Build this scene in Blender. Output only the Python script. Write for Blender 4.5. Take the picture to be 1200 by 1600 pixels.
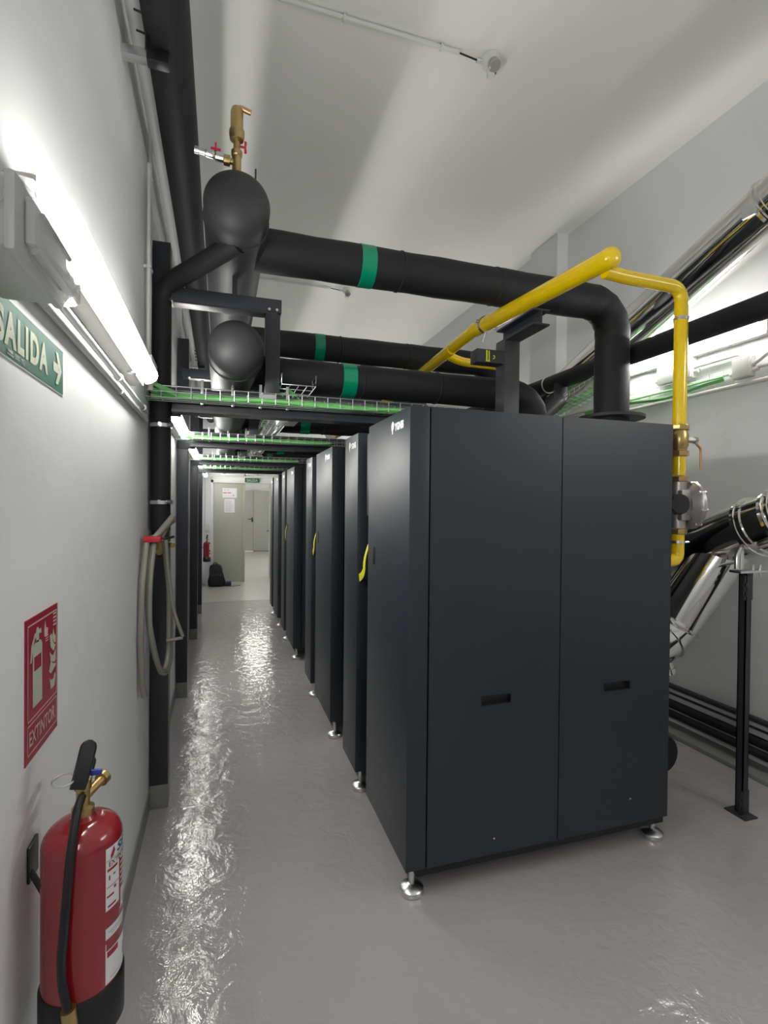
import bpy, bmesh, math, random
from mathutils import Vector, Matrix
random.seed(4)
PI = math.pi
C = bpy.context.scene.collection
S = bpy.context.scene
for o in list(bpy.data.objects): bpy.data.objects.remove(o)

# ------------------------------------------------------------------ camera
cam_d = bpy.data.cameras.new('camera'); cam = bpy.data.objects.new('camera', cam_d); C.objects.link(cam)
YAW, PITCH, ROLL = math.radians(17.64), math.radians(.62), math.radians(-.55)
fwd = Vector((math.sin(YAW)*math.cos(PITCH), math.cos(YAW)*math.cos(PITCH), -math.sin(PITCH)))
rgt = Vector((math.cos(YAW), -math.sin(YAW), 0)); dwn = fwd.cross(rgt)
r2 = rgt*math.cos(ROLL)+dwn*math.sin(ROLL); d2 = -rgt*math.sin(ROLL)+dwn*math.cos(ROLL)
m3 = Matrix((r2, -d2, -fwd)).transposed()
cam.matrix_world = Matrix.Translation((0, 0, 1.6)) @ m3.to_4x4()
cam_d.sensor_fit = 'VERTICAL'; cam_d.sensor_height = 24.0; cam_d.lens = 803.0/1600.0*24.0
cam_d.clip_start = 0.02; cam_d.clip_end = 100
S.camera = cam

# ------------------------------------------------------------------ world, exposure
w = bpy.data.worlds.new('world'); S.world = w; w.use_nodes = True
w.node_tree.nodes['Background'].inputs[0].default_value = (.75, .8, .85, 1)
w.node_tree.nodes['Background'].inputs[1].default_value = .05
S.view_settings.view_transform = 'Standard'; S.view_settings.look = 'None'
S.view_settings.gamma = 1; S.view_settings.use_curve_mapping = False
S.view_settings.exposure = 0.22
LAMP = 25.0          # emission of the tube diffusers
LAMP_W = 7.0         # power of the LED strip in each tube lamp
LAMP_COL = (1.0, .975, .93)
S.cycles.max_bounces = 10; S.cycles.diffuse_bounces = 6; S.cycles.glossy_bounces = 6
S.cycles.sample_clamp_indirect = 6

# ------------------------------------------------------------------ materials
MATS = {}
def mat(name, col, rough=.5, metal=0, spec=.5, bump=0, bscale=40, bdetail=3, coat=0, emit=0, trans=0, vary=0, vscale=3, alpha=1, ecol=None, bdist=.01):
    m = bpy.data.materials.new(name); m.use_nodes = True; nt = m.node_tree
    b = nt.nodes['Principled BSDF']
    c = tuple(col)+(1,) if len(col) == 3 else col
    b.inputs['Base Color'].default_value = c
    b.inputs['Roughness'].default_value = rough; b.inputs['Metallic'].default_value = metal
    b.inputs['Specular IOR Level'].default_value = spec
    b.inputs['Coat Weight'].default_value = coat; b.inputs['Coat Roughness'].default_value = .08
    b.inputs['Transmission Weight'].default_value = trans
    b.inputs['Alpha'].default_value = alpha
    if emit:
        b.inputs['Emission Color'].default_value = tuple(ecol or col)+(1,); b.inputs['Emission Strength'].default_value = emit
    if bump or vary:
        tc = nt.nodes.new('ShaderNodeTexCoord')
    if bump:
        n = nt.nodes.new('ShaderNodeTexNoise'); n.inputs['Scale'].default_value = bscale; n.inputs['Detail'].default_value = bdetail
        bp = nt.nodes.new('ShaderNodeBump'); bp.inputs['Strength'].default_value = bump; bp.inputs['Distance'].default_value = bdist
        nt.links.new(tc.outputs['Object'], n.inputs['Vector']); nt.links.new(n.outputs['Fac'], bp.inputs['Height'])
        nt.links.new(bp.outputs['Normal'], b.inputs['Normal'])
    if vary:
        n = nt.nodes.new('ShaderNodeTexNoise'); n.inputs['Scale'].default_value = vscale; n.inputs['Detail'].default_value = 4
        mx = nt.nodes.new('ShaderNodeMixRGB'); mx.inputs[1].default_value = tuple(x*(1-vary) for x in c[:3])+(1,); mx.inputs[2].default_value = tuple(min(1, x*(1+vary)) for x in c[:3])+(1,)
        nt.links.new(tc.outputs['Object'], n.inputs['Vector']); nt.links.new(n.outputs['Fac'], mx.inputs[0]); nt.links.new(mx.outputs[0], b.inputs['Base Color'])
    MATS[name] = m; return m
mat('wall_paint', (.785, .80, .81), .62, bump=.25, bscale=9, vary=.015, bdist=.012)
mat('ceiling_paint', (.80, .80, .785), .8, bump=.08, bscale=30, vary=.015, vscale=1.2)
mat('skirting_paint', (.25, .25, .245), .35, bump=.2, bscale=14)
mat('cabinet_steel', (.0105, .0165, .025), .45, spec=.65, bump=.05, bscale=900, bdetail=1, bdist=.0006)
mat('cabinet_dark', (.008, .009, .011), .55)
mat('foam', (.013, .014, .017), .62, spec=.35, bump=.25, bscale=26, vary=.25, vscale=9, bdist=.006)
mat('foam_grey', (.032, .033, .036), .55, spec=.45, bump=.2, bscale=16, vary=.2, vscale=7, bdist=.006)
mat('green_tape', (.0, .25, .13), .22, spec=.6)
mat('steel_black', (.03, .033, .04), .38, spec=.5, bump=.12, bscale=20, vary=.2, vscale=6)
mat('steel_post', (.05, .05, .053), .45, bump=.2, bscale=24, vary=.5, vscale=9)
mat('zinc', (.72, .73, .74), .28, metal=1)
mat('chrome', (.75, .74, .72), .09, metal=1, bump=.03, bscale=5, vary=.06)
mat('brass', (.50, .36, .15), .33, metal=.9, vary=.15, vscale=30)
mat('copper', (.62, .36, .2), .35, metal=.9)
mat('cast_alu', (.42, .40, .40), .38, metal=.7)
mat('gas_yellow', (.86, .60, .0), .22, spec=.6, bump=.05, bscale=30, coat=.3)
mat('white_plastic', (.66, .65, .62), .4)
mat('grey_plastic', (.66, .67, .66), .38)
mat('lamp_glow', (1, 1, 1), .4, emit=LAMP, ecol=LAMP_COL)
mat('clear_plastic', (.95, .96, .97), .06, trans=1, alpha=.6)
mat('reflector', (.82, .83, .84), .4)
mat('cable_green', (.20, .60, .18), .4)
mat('black_plastic', (.012, .012, .014), .3, spec=.6)
mat('black_rubber', (.007, .008, .010), .42)
mat('ext_red', (.27, .008, .014), .2, spec=.6, coat=.5)
mat('label_white', (.74, .75, .76), .35)
mat('ink_blue', (.04, .05, .16), .4)
mat('ink_dark', (.12, .03, .04), .4)
mat('ink_grey', (.3, .32, .34), .4)
mat('sign_green', (.008, .105, .07), .5, spec=.3)
mat('sign_red', (.33, .014, .035), .25)
mat('sign_pale', (.46, .50, .37), .6)
mat('sign_pink', (.66, .42, .37), .4)
mat('paper', (.78, .77, .77), .6)
mat('tap_red', (.55, .02, .04), .35)
mat('blue_plastic', (.03, .06, .40), .35)
mat('door_paint', (.40, .41, .34), .4)
mat('door_grey', (.37, .375, .345), .45)
mat('frame_white', (.72, .72, .69), .45)
mat('hose_clear', (.33, .32, .27), .2, spec=.6, trans=.25)
mat('strap_yellow', (.80, .78, .02), .4)
mat('bag_cloth', (.008, .009, .014), .8, bump=.4, bscale=60)
mat('bag_blue', (.02, .022, .07), .7)
mat('logo_white', (.85, .86, .86), .4)
mat('far_light', (1, 1, 1), .4, emit=75, ecol=(1, .97, .9))

# glossy resin floor: base colour one grey, rolled orange-peel surface
def floor_mat(name, col, rough, b1, b2):
    m = mat(name, col, rough, spec=.85, vary=.03, vscale=2)
    nt = m.node_tree; b = nt.nodes['Principled BSDF']
    tc = nt.nodes.new('ShaderNodeTexCoord')
    n1 = nt.nodes.new('ShaderNodeTexNoise'); n1.inputs['Scale'].default_value = 11; n1.inputs['Detail'].default_value = 5; n1.inputs['Roughness'].default_value = .55; n1.inputs['Distortion'].default_value = .6
    n2 = nt.nodes.new('ShaderNodeTexNoise'); n2.inputs['Scale'].default_value = 70; n2.inputs['Detail'].default_value = 2
    for n in (n1, n2): nt.links.new(tc.outputs['Object'], n.inputs['Vector'])
    p1 = nt.nodes.new('ShaderNodeBump'); p1.inputs['Strength'].default_value = b1; p1.inputs['Distance'].default_value = .02
    p2 = nt.nodes.new('ShaderNodeBump'); p2.inputs['Strength'].default_value = b2; p2.inputs['Distance'].default_value = .003
    nt.links.new(n1.outputs['Fac'], p1.inputs['Height']); nt.links.new(n2.outputs['Fac'], p2.inputs['Height'])
    nt.links.new(p1.outputs['Normal'], p2.inputs['Normal']); nt.links.new(p2.outputs['Normal'], b.inputs['Normal'])
    return m
floor_mat('floor_resin', (.42, .405, .405), .06, .27, .16)
floor_mat('floor_matt', (.42, .415, .39), .25, .06, .06)

# ------------------------------------------------------------------ mesh builder
class MB:
    def __init__(s): s.b = bmesh.new()
    def box(s, x0, x1, y0, y1, z0, z1, bev=0, seg=2):
        t = bmesh.new(); bmesh.ops.create_cube(t, size=1)
        for v in t.verts: v.co = Vector(((x0+x1)/2+v.co.x*(x1-x0), (y0+y1)/2+v.co.y*(y1-y0), (z0+z1)/2+v.co.z*(z1-z0)))
        if bev: bmesh.ops.bevel(t, geom=list(t.edges), offset=bev, segments=seg, affect='EDGES', profile=.6)
        return s.add(t)
    def add(s, t, M=None):
        if M is not None: bmesh.ops.transform(t, matrix=M, verts=t.verts)
        me = bpy.data.meshes.new('_'); t.to_mesh(me); t.free(); s.b.from_mesh(me); bpy.data.meshes.remove(me); return s
    def raw(s, vs, fs):
        vv = [s.b.verts.new(v) for v in vs]
        for f in fs:
            try: s.b.faces.new([vv[i] for i in f])
            except ValueError: pass
        return s
    def tube(s, pts, r, seg=16, cap=True, closed=False):
        pts = [Vector(p) for p in pts]; n = len(pts); rs = r if isinstance(r, (list, tuple)) else [r]*n
        tan = []
        for i in range(n):
            a = pts[(i-1) % n] if (closed or i > 0) else pts[i]; b = pts[(i+1) % n] if (closed or i < n-1) else pts[i]
            tan.append((b-a).normalized())
        up = Vector((0, 0, 1)) if abs(tan[0].z) < .9 else Vector((1, 0, 0))
        nrm = (up-tan[0]*up.dot(tan[0])).normalized(); rings = []
        for i in range(n):
            nrm = (nrm-tan[i]*nrm.dot(tan[i])).normalized(); bn = tan[i].cross(nrm)
            rings.append([s.b.verts.new(pts[i]+(nrm*math.cos(2*PI*k/seg)+bn*math.sin(2*PI*k/seg))*rs[i]) for k in range(seg)])
        m = n if closed else n-1
        for i in range(m):
            a, b = rings[i], rings[(i+1) % n]
            for k in range(seg): s.b.faces.new((a[k], a[(k+1) % seg], b[(k+1) % seg], b[k]))
        if cap and not closed:
            s.b.faces.new(list(reversed(rings[0]))); s.b.faces.new(rings[-1])
        return s
    def lathe(s, prof, org, ax=(0, 0, 1), seg=32):
        # prof: list of (r, h) along axis
        ax = Vector(ax).normalized(); org = Vector(org)
        pts = [org+ax*h for r, h in prof]
        u = Vector((1, 0, 0)) if abs(ax.x) < .9 else Vector((0, 1, 0))
        u = (u-ax*u.dot(ax)).normalized(); v = ax.cross(u); rings = []
        for (r, h), p in zip(prof, pts):
            rings.append([s.b.verts.new(p+(u*math.cos(2*PI*k/seg)+v*math.sin(2*PI*k/seg))*max(r, 1e-4)) for k in range(seg)])
        for a, b in zip(rings, rings[1:]):
            for k in range(seg): s.b.faces.new((a[k], a[(k+1) % seg], b[(k+1) % seg], b[k]))
        s.b.faces.new(list(reversed(rings[0]))); s.b.faces.new(rings[-1]); return s
    def prism(s, poly, fn, t0, t1):
        # poly list of (u,v); fn(u,v,t)->3D
        n = len(poly); a = [s.b.verts.new(fn(u, v, t0)) for u, v in poly]; b = [s.b.verts.new(fn(u, v, t1)) for u, v in poly]
        s.b.faces.new(list(reversed(a))); s.b.faces.new(b)
        for i in range(n): s.b.faces.new((a[i], a[(i+1) % n], b[(i+1) % n], b[i]))
        return s
ORG = {}
def rnd(pts, rad, n=6):
    """round the corners of a path"""
    P = [Vector(p) for p in pts]; out = [P[0]]
    for i in range(1, len(P)-1):
        a, b, c = P[i-1], P[i], P[i+1]; r = min(rad, (a-b).length*.49, (c-b).length*.49)
        p0 = b+(a-b).normalized()*r; p1 = b+(c-b).normalized()*r
        for k in range(n+1):
            t = k/n; out.append(p0*(1-t)**2+b*2*t*(1-t)+p1*t*t)
    out.append(P[-1]); return out
def sub(p, q, n): return [Vector(p).lerp(Vector(q), i/n) for i in range(n+1)]
def thing(name, label, cat, loc, group=None):
    o = bpy.data.objects.new(name, None); C.objects.link(o); o.location = loc; o.empty_display_size = .1
    o['label'] = label; o['category'] = cat
    if group: o['group'] = group
    ORG[o] = Vector(loc); return o
def build(name, mb, m, parent=None, loc=None, smooth=True, label=None, cat=None, group=None, kind=None):
    b = mb.b if isinstance(mb, MB) else mb
    bmesh.ops.recalc_face_normals(b, faces=b.faces)
    if parent is not None: org = ORG[parent]
    elif loc is not None: org = Vector(loc)
    else:
        xs = [v.co for v in b.verts]; org = Vector((sum(v.x for v in xs)/len(xs), sum(v.y for v in xs)/len(xs), min(v.z for v in xs)))
    for v in b.verts: v.co -= org
    me = bpy.data.meshes.new(name); b.to_mesh(me); b.free()
    me.materials.append(MATS[m])
    if smooth:
        me.shade_smooth(); me.set_sharp_from_angle(angle=math.radians(38))
    o = bpy.data.objects.new(name, me); C.objects.link(o)
    if parent is not None: o.parent = parent
    else: o.location = org
    ORG[o] = org
    if label: o['label'] = label
    if cat: o['category'] = cat
    if group: o['group'] = group
    if kind: o['kind'] = kind
    return o
def kids(o): return [c for c in bpy.data.objects if c.parent == o]
def copy_tree(o, off=(0, 0, 0), label=None, parent=None):
    c = o.copy(); C.objects.link(c)
    if parent is None:
        c.location = o.location+Vector(off)
        if label: c['label'] = label
    else: c.parent = parent
    for ch in kids(o): copy_tree(ch, parent=c)
    return c
def strip(name, mbfn, m, **k): return build(name, mbfn, m, **k)

# ---- lettering: text turned into mesh, mapped by fn(u,v)->3D with u in [0,width], v in [0,height]
def lettering(name, s, width, height, fn, m, parent, bold=.0, italic=0, space=1.0):
    cu = bpy.data.curves.new('t', 'FONT'); cu.body = s; cu.size = 1; cu.offset = bold; cu.shear = italic; cu.space_character = space; cu.resolution_u = 4
    to = bpy.data.objects.new('t', cu); C.objects.link(to); dg = bpy.context.evaluated_depsgraph_get(); dg.update()
    me = bpy.data.meshes.new_from_object(to.evaluated_get(dg)); bpy.data.objects.remove(to); bpy.data.curves.remove(cu)
    xs = [v.co.x for v in me.vertices]; ys = [v.co.y for v in me.vertices]
    x0, x1, y0, y1 = min(xs), max(xs), min(ys), max(ys)
    mb = MB()
    mb.raw([fn((v.co.x-x0)/(x1-x0)*width, (v.co.y-y0)/(y1-y0)*height) for v in me.vertices], [tuple(p.vertices) for p in me.polygons])
    bpy.data.meshes.remove(me)
    return build(name, mb, m, parent=parent, smooth=False)
def flat(mb, poly, fn): mb.raw([fn(u, v) for u, v in poly], [tuple(range(len(poly)))]); return mb

# ================================================================== SETTING
XL, XR, ZC = -.35, 3.2, 4.255
YB, YE = -2.6, 11.0
def st(name, mb, m, **k):
    return build(name, mb, m, kind='structure', **k)
st('floor', MB().box(XL-.15, XR+.15, YB-.15, 8.86, -.2, 0), 'floor_resin', loc=(1.4, 3, 0))
st('floor', MB().box(XL-.15, XR+.15, 8.875, 18.6, -.2, 0), 'floor_matt', loc=(1.4, 10, 0))
st('trim_1', MB().box(XL, XR, 8.86, 8.875, -.05, .002), 'skirting_paint')
st('ceiling', MB().box(XL-.15, XR+.15, YB-.15, YE+.15, ZC, ZC+.15), 'ceiling_paint', loc=(1.4, 3, ZC))
st('wall_left', MB().box(XL-.15, XL, YB-.15, YE, -.2, ZC), 'wall_paint', loc=(XL, 3, 0))
st('wall_right', MB().box(XR, XR+.15, YB-.15, YE, -.2, ZC), 'wall_paint', loc=(XR, 3, 0))
st('wall_behind', MB().box(XL, XR, YB-.15, YB, -.2, ZC), 'wall_paint')
st('trim_2', MB().box(3.08, XR, 4.25, 4.69, 0.028, ZC), 'wall_paint')          # pilaster of the right wall
st('trim_3', MB().box(3.14, XR, 4.69, YE, 0.028, ZC), 'wall_paint')
st('trim_4', MB().box(3.02, XR, YB, YE, 0, .028, .003), 'skirting_paint')        # low kerb
st('baseboard_left', MB().box(XL, XL+.006, YB, YE, 0, .1), 'skirting_paint')
# end wall with the double doorway x -.16 .. 1.04, z 0 .. 2.06
e = MB()
e.box(XL, -.17, YE, YE+.15, 0, ZC); e.box(1.07, XR, YE, YE+.15, 0, ZC); e.box(-.17, 1.07, YE, YE+.15, 2.09, ZC)
st('wall_end', e, 'wall_paint')
f = MB(); f.box(-.19, -.14, YE-.02, YE+.16, 0, 2.11, .004); f.box(1.03, 1.09, YE-.02, YE+.16, 0, 2.11, .004); f.box(-.19, 1.09, YE-.02, YE+.16, 2.05, 2.11, .004)
f.box(-.35, 2.2, YE-.035, YE-.002, 2.17, 2.20)
st('trim_5', f, 'frame_white')
# closed leaf of the doorway
dl = build('door_1', MB().box(-.138, .478, YE+.02, YE+.07, .01, 2.045, .004), 'door_paint', kind='structure', loc=(-.138, YE, 0))
lipb = MB().box(.44, .485, YE+.012, YE+.02, .01, 2.045, .002); build('lip', lipb, 'door_paint', parent=dl)
# open leaf swung into the far room
dl2 = build('door_2', MB().box(1.035, 1.085, YE+.16, YE+.80, .01, 2.045, .004), 'door_paint', kind='structure', loc=(1.06, YE+.16, 0))
hd = MB().tube(rnd([(1.035, YE+.72, 1.03), (.985, YE+.72, 1.03), (.985, YE+.60, 1.03)], .015), .009, 8); build('handle', hd, 'black_plastic', parent=dl2)
# far room
st('wall_far_left', MB().box(-1.2, -1.05, YE+.15, 18.6, -.2, 3), 'wall_paint')
st('wall_far_right', MB().box(3.4, 3.55, YE+.15, 18.6, -.2, 3), 'wall_paint')
st('wall_far_end', MB().box(-1.2, 3.55, 18.4, 18.6, -.2, 3), 'wall_paint')
st('ceiling_far', MB().box(-1.2, 3.55, YE+.15, 18.6, 2.9, 3.05), 'ceiling_paint')
st('wall_far_near', MB().box(-1.2, -.36, YE+.02, YE+.15, -.2, 3), 'wall_paint')
st('floor', MB().box(-1.2, XL-.15, YE+.15, 18.6, -.2, 0), 'floor_matt')
f = MB(); f.box(.56, .63, 18.36, 18.4, 0, 2.18, .004); f.box(1.93, 2.0, 18.36, 18.4, 0, 2.18, .004); f.box(.56, 2.0, 18.36, 18.4, 2.10, 2.22, .004)
st('trim_6', f, 'frame_white')
d3 = build('door_3', MB().box(.63, 1.075, 18.33, 18.38, .02, 2.10, .004), 'door_grey', kind='structure', loc=(.63, 18.35, 0))
build('leaf', MB().box(1.085, 1.93, 18.33, 18.38, .02, 2.10, .004), 'door_grey', parent=d3)
h = MB().box(1.02, 1.07, 18.31, 18.33, 1.02, 1.18, .004); h.tube(rnd([(1.045, 18.32, 1.12), (1.045, 18.27, 1.12), (.90, 18.27, 1.12)], .015), .012, 8)
build('handle', h, 'black_plastic', parent=d3)
build('pull_bar', MB().tube([(1.66+.06*math.sin(t*PI), 18.3-.05*math.sin(t*PI), 1.85-.47*t) for t in [i/10 for i in range(11)]], .012, 8), 'black_plastic', parent=d3)
build('closer', MB().box(.95, 1.32, 18.30, 18.36, 2.13, 2.17, .005), 'grey_plastic', parent=d3)
st('trim_painted_daylight', MB().box(.63, 1.08, 18.2, 18.34, .0, .03), 'frame_white')  # white sill block painting in the daylight strip under the far door

# ================================================================== LAMPS
def wall_lamp(side, y0, y1, z, label):
    x = XL if side < 0 else XR; s = -side; L = y1-y0
    t = thing('tube_lamp', label, 'lamp', (x, (y0+y1)/2, z), 'tube lamps on the %s wall' % ('left' if side < 0 else 'right'))
    a = MB(); a.box(min(x, x+s*.052), max(x, x+s*.052), y0, y1, z-.042, z+.042, .008)
    build('housing', a, 'white_plastic', parent=t)
    # diffuser: a half-round bar with rounded ends
    prof = [(math.cos(a_)*.036, math.sin(a_)*.036) for a_ in [-PI/2+PI*k/10 for k in range(11)]]
    g = MB(); rings = []
    for yy, sc in ((y0+.006, .45), (y0+.014, .85), (y0+.035, 1), (y1-.035, 1), (y1-.014, .85), (y1-.006, .45)):
        rings.append([g.b.verts.new((x+s*(.0525+(u+.008)*1.25*sc), yy, z+v*sc)) for u, v in prof])
    for p, q in zip(rings, rings[1:]):
        for k in range(10): g.b.faces.new((p[k], p[k+1], q[k+1], q[k]))
        g.b.faces.new((p[10], p[0], q[0], q[10]))
    g.b.faces.new(rings[0]); g.b.faces.new(list(reversed(rings[-1])))
    build('diffuser', g, 'lamp_glow', parent=t)
    li = bpy.data.lights.new('led_strip', 'AREA'); li.shape = 'RECTANGLE'; li.size = L-.08; li.size_y = .05; li.energy = LAMP_W; li.color = LAMP_COL
    lo_ = bpy.data.objects.new('led_strip', li); C.objects.link(lo_); lo_.parent = t
    lo_.matrix_local = Matrix(((0, 0, -s, s*.110), (1, 0, 0, 0), (0, -s, 0, 0), (0, 0, 0, 1)))
    for yy in (y0+.25, y1-.25): build('clip', MB().box(min(x+s*.03, x+s*.06), max(x+s*.03, x+s*.06), yy-.012, yy+.012, z-.05, z-.036, .002), 'zinc', parent=t)
    for yy in (y0, y1): build('cable_gland', MB().tube([(x+s*.025, yy+(-.03 if yy == y0 else .03), z), (x+s*.025, yy, z)], .012, 10), 'grey_plastic', parent=t)
    return t
names = ['out of frame tube lamp on the left wall behind the viewer', 'nearest lit tube lamp on the left wall, beside the clear emergency light',
 'lit tube lamp just below the nearest cable tray, second on the left wall', 'lit tube lamp under the second cable tray, third on the left wall',
 'small bright lamp by the third cable tray, fourth on the left wall', 'farthest bright lamp on the left wall, near the end wall']
for (y0, y1), n in zip(((-1.2, .05), (1.01, 2.28), (3.18, 4.42), (5.15, 6.35), (7.15, 8.35), (9.4, 10.6)), names):
    wall_lamp(-1, y0, y1, 2.115 if y0 < 3 else 2.17, n)
names = ['tube lamp on the right wall behind the viewer', 'long lit tube lamp on the right wall behind the yellow gas drop pipe', 'tube lamp on the right wall past the pilaster, mostly hidden by the black pipes',
 'tube lamp on the right wall farther down, hidden behind the boilers', 'last tube lamp on the right wall near the end wall']
for (y0, y1), n in zip(((-.3, .9), (2.28, 3.42), (4.85, 6.0), (7.1, 8.25), (9.3, 10.45)), names):
    x = wall_lamp(1, y0, y1, 2.715, n)
for i, yy in enumerate((12.6, 15.6)):
    t = thing('ceiling_lamp', ('nearer' if i == 0 else 'farther')+' ceiling lamp of the room beyond the doorway', 'lamp', (1.1, yy, 2.9), 'ceiling lamps beyond the doorway')
    build('housing', MB().box(.5, 1.7, yy-.08, yy+.08, 2.84, 2.9, .01), 'white_plastic', parent=t)
    build('diffuser', MB().box(.52, 1.68, yy-.06, yy+.06, 2.815, 2.84, .008), 'far_light', parent=t)

# ================================================================== BOILER CABINETS
def foot(x, y, z=.1):
    m = MB().lathe([(.0, 0), (.046, 0), (.05, .004), (.05, .022), (.043, .029), (.02, .036), (.012, .04), (.012, z)], (x, y, 0), seg=24); return m
def cabinet(y0, y1, label, side, group, wide):
    X0, X1, Z0, Z1 = .72, 2.062, .12, 2.005
    t = thing('boiler_cabinet', label, 'boiler', ((X0+X1)/2, (y0+y1)/2, 0), group)
    build('front_cover', MB().box(X0, X0+.086, y0, y1, Z0, Z1, .004), 'cabinet_steel', parent=t)
    for k, (a, b) in enumerate(((X0+.092, 1.437), (1.442, X1))):
        p = MB()
        # side panel with a recessed grip slot
        gx0, gx1, gz0, gz1 = (1.054, 1.192, .765, .80) if k == 0 else (1.683, 1.825, .762, .797)
        xs = [a, gx0, gx1, b]; zs = [Z0, gz0, gz1, Z1]
        for i in range(3):
            for j in range(3):
                if i == 1 and j == 1: continue
                p.raw([(xs[i], y0, zs[j]), (xs[i+1], y0, zs[j]), (xs[i+1], y0, zs[j+1]), (xs[i], y0, zs[j+1])], [(0, 1, 2, 3)])
        for (q0, q1) in (((a, Z0), (a, Z1)), ((a, Z1), (b, Z1)), ((b, Z1), (b, Z0)), ((b, Z0), (a, Z0))):
            p.raw([(q0[0], y0, q0[1]), (q1[0], y0, q1[1]), (q1[0], y0+.02, q1[1]), (q0[0], y0+.02, q0[1])], [(0, 1, 2, 3)])
        bmesh.ops.remove_doubles(p.b, verts=p.b.verts, dist=1e-5)
        pn = build('side_panel', p, 'cabinet_steel', parent=t, smooth=False)
        g = MB(); d = .022
        c0 = [(gx0, y0, gz0), (gx1, y0, gz0), (gx1, y0, gz1), (gx0, y0, gz1)]; c1 = [(x_, y0+d, z_) for x_, _, z_ in c0]
        g.raw(c0+c1, [(0, 1, 5, 4), (1, 2, 6, 5), (2, 3, 7, 6), (3, 0, 4, 7), (4, 5, 6, 7)])
        g.box(gx0-.004, gx1+.004, y0-.0015, y0+.002, gz1, gz1+.004); g.box(gx0-.004, gx1+.004, y0-.0015, y0+.002, gz0-.004, gz0)
        g.box(gx0-.004, gx0, y0-.0015, y0+.002, gz0, gz1); g.box(gx1, gx1+.004, y0-.0015, y0+.002, gz0, gz1)
        build('grip_recess', g, 'cabinet_dark', parent=pn)
        build('rivet', MB().lathe([(.0, 0), (.004, .0), (.003, .002), (.0001, .0025)], ((1.121, y0, .187) if k == 0 else (1.84, y0, .24)), (0, -1, 0), 10), 'zinc', parent=pn)
    build('core', MB().box(X0+.08, X1-.002, y0+.021, y1-.003, Z0-.005, Z1-.003), 'cabinet_dark', parent=t)
    build('top_cover', MB().box(X0+.09, X1, y0+.001, y1-.001, Z1-.006, Z1-.001, .0015), 'cabinet_steel', parent=t)
    build('plinth', MB().box(X0+.05, X1-.012, y0+.012, y1-.012, .085, Z0, .002), 'cabinet_dark', parent=t)
    for fx in (X0+.045, X1-.04):
        for fy in (y0+.05, y1-.05): build('levelling_foot', foot(fx+(.3 if fy > y0+.06 and fx < 1.5 else 0), fy), 'zinc', parent=t)
    if wide:
        yh = y1-.105
        h = MB(); h.box(X0-.003, X0+.003, yh-.012, yh+.010, 1.315, 1.40, .002); build('latch', h, 'cabinet_dark', parent=t)
    # name plate on the upper corner next to the aisle
    ly = y0+.235 if wide else y0+.2
    lg = lambda u, v: Vector((X0-.0012, ly-.045-u, 1.927+v))
    lettering('logo_lettering', 'YGNIS', .115, .034, lg, 'logo_white', t, bold=.06)
    fl = MB(); fk = lambda u, v: Vector((X0-.0012, ly-u, 1.915+v))
    flat(fl, [(.012, 0), (.022, .004), (.022, .018), (.034, .026), (.038, .042), (.030, .054), (.016, .058), (.004, .050), (.0, .036), (.004, .02), (.012, .014)], fk)
    build('logo_mark', fl, 'logo_white', parent=t, smooth=False)
    if wide:
        build('fan_housing', MB().lathe([(.0, 0), (.10, 0), (.108, .012), (.108, .10), (.10, .112), (.0, .112)], (2.318, y0+.27, .255), (0, 1, 0), 36).box(2.06, 2.30, y0+.29, y0+.36, .16, .34, .01), 'black_rubber', parent=t)
    return t
TW = [(1.93, 2.53, 2.75, 3.052), (3.44, 4.04, 4.24, 4.54), (5.33, 5.93, 6.13, 6.43), (6.84, 7.44, 7.63, 7.93)]
ordn = ['nearest', 'second', 'third', 'farthest']
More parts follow.
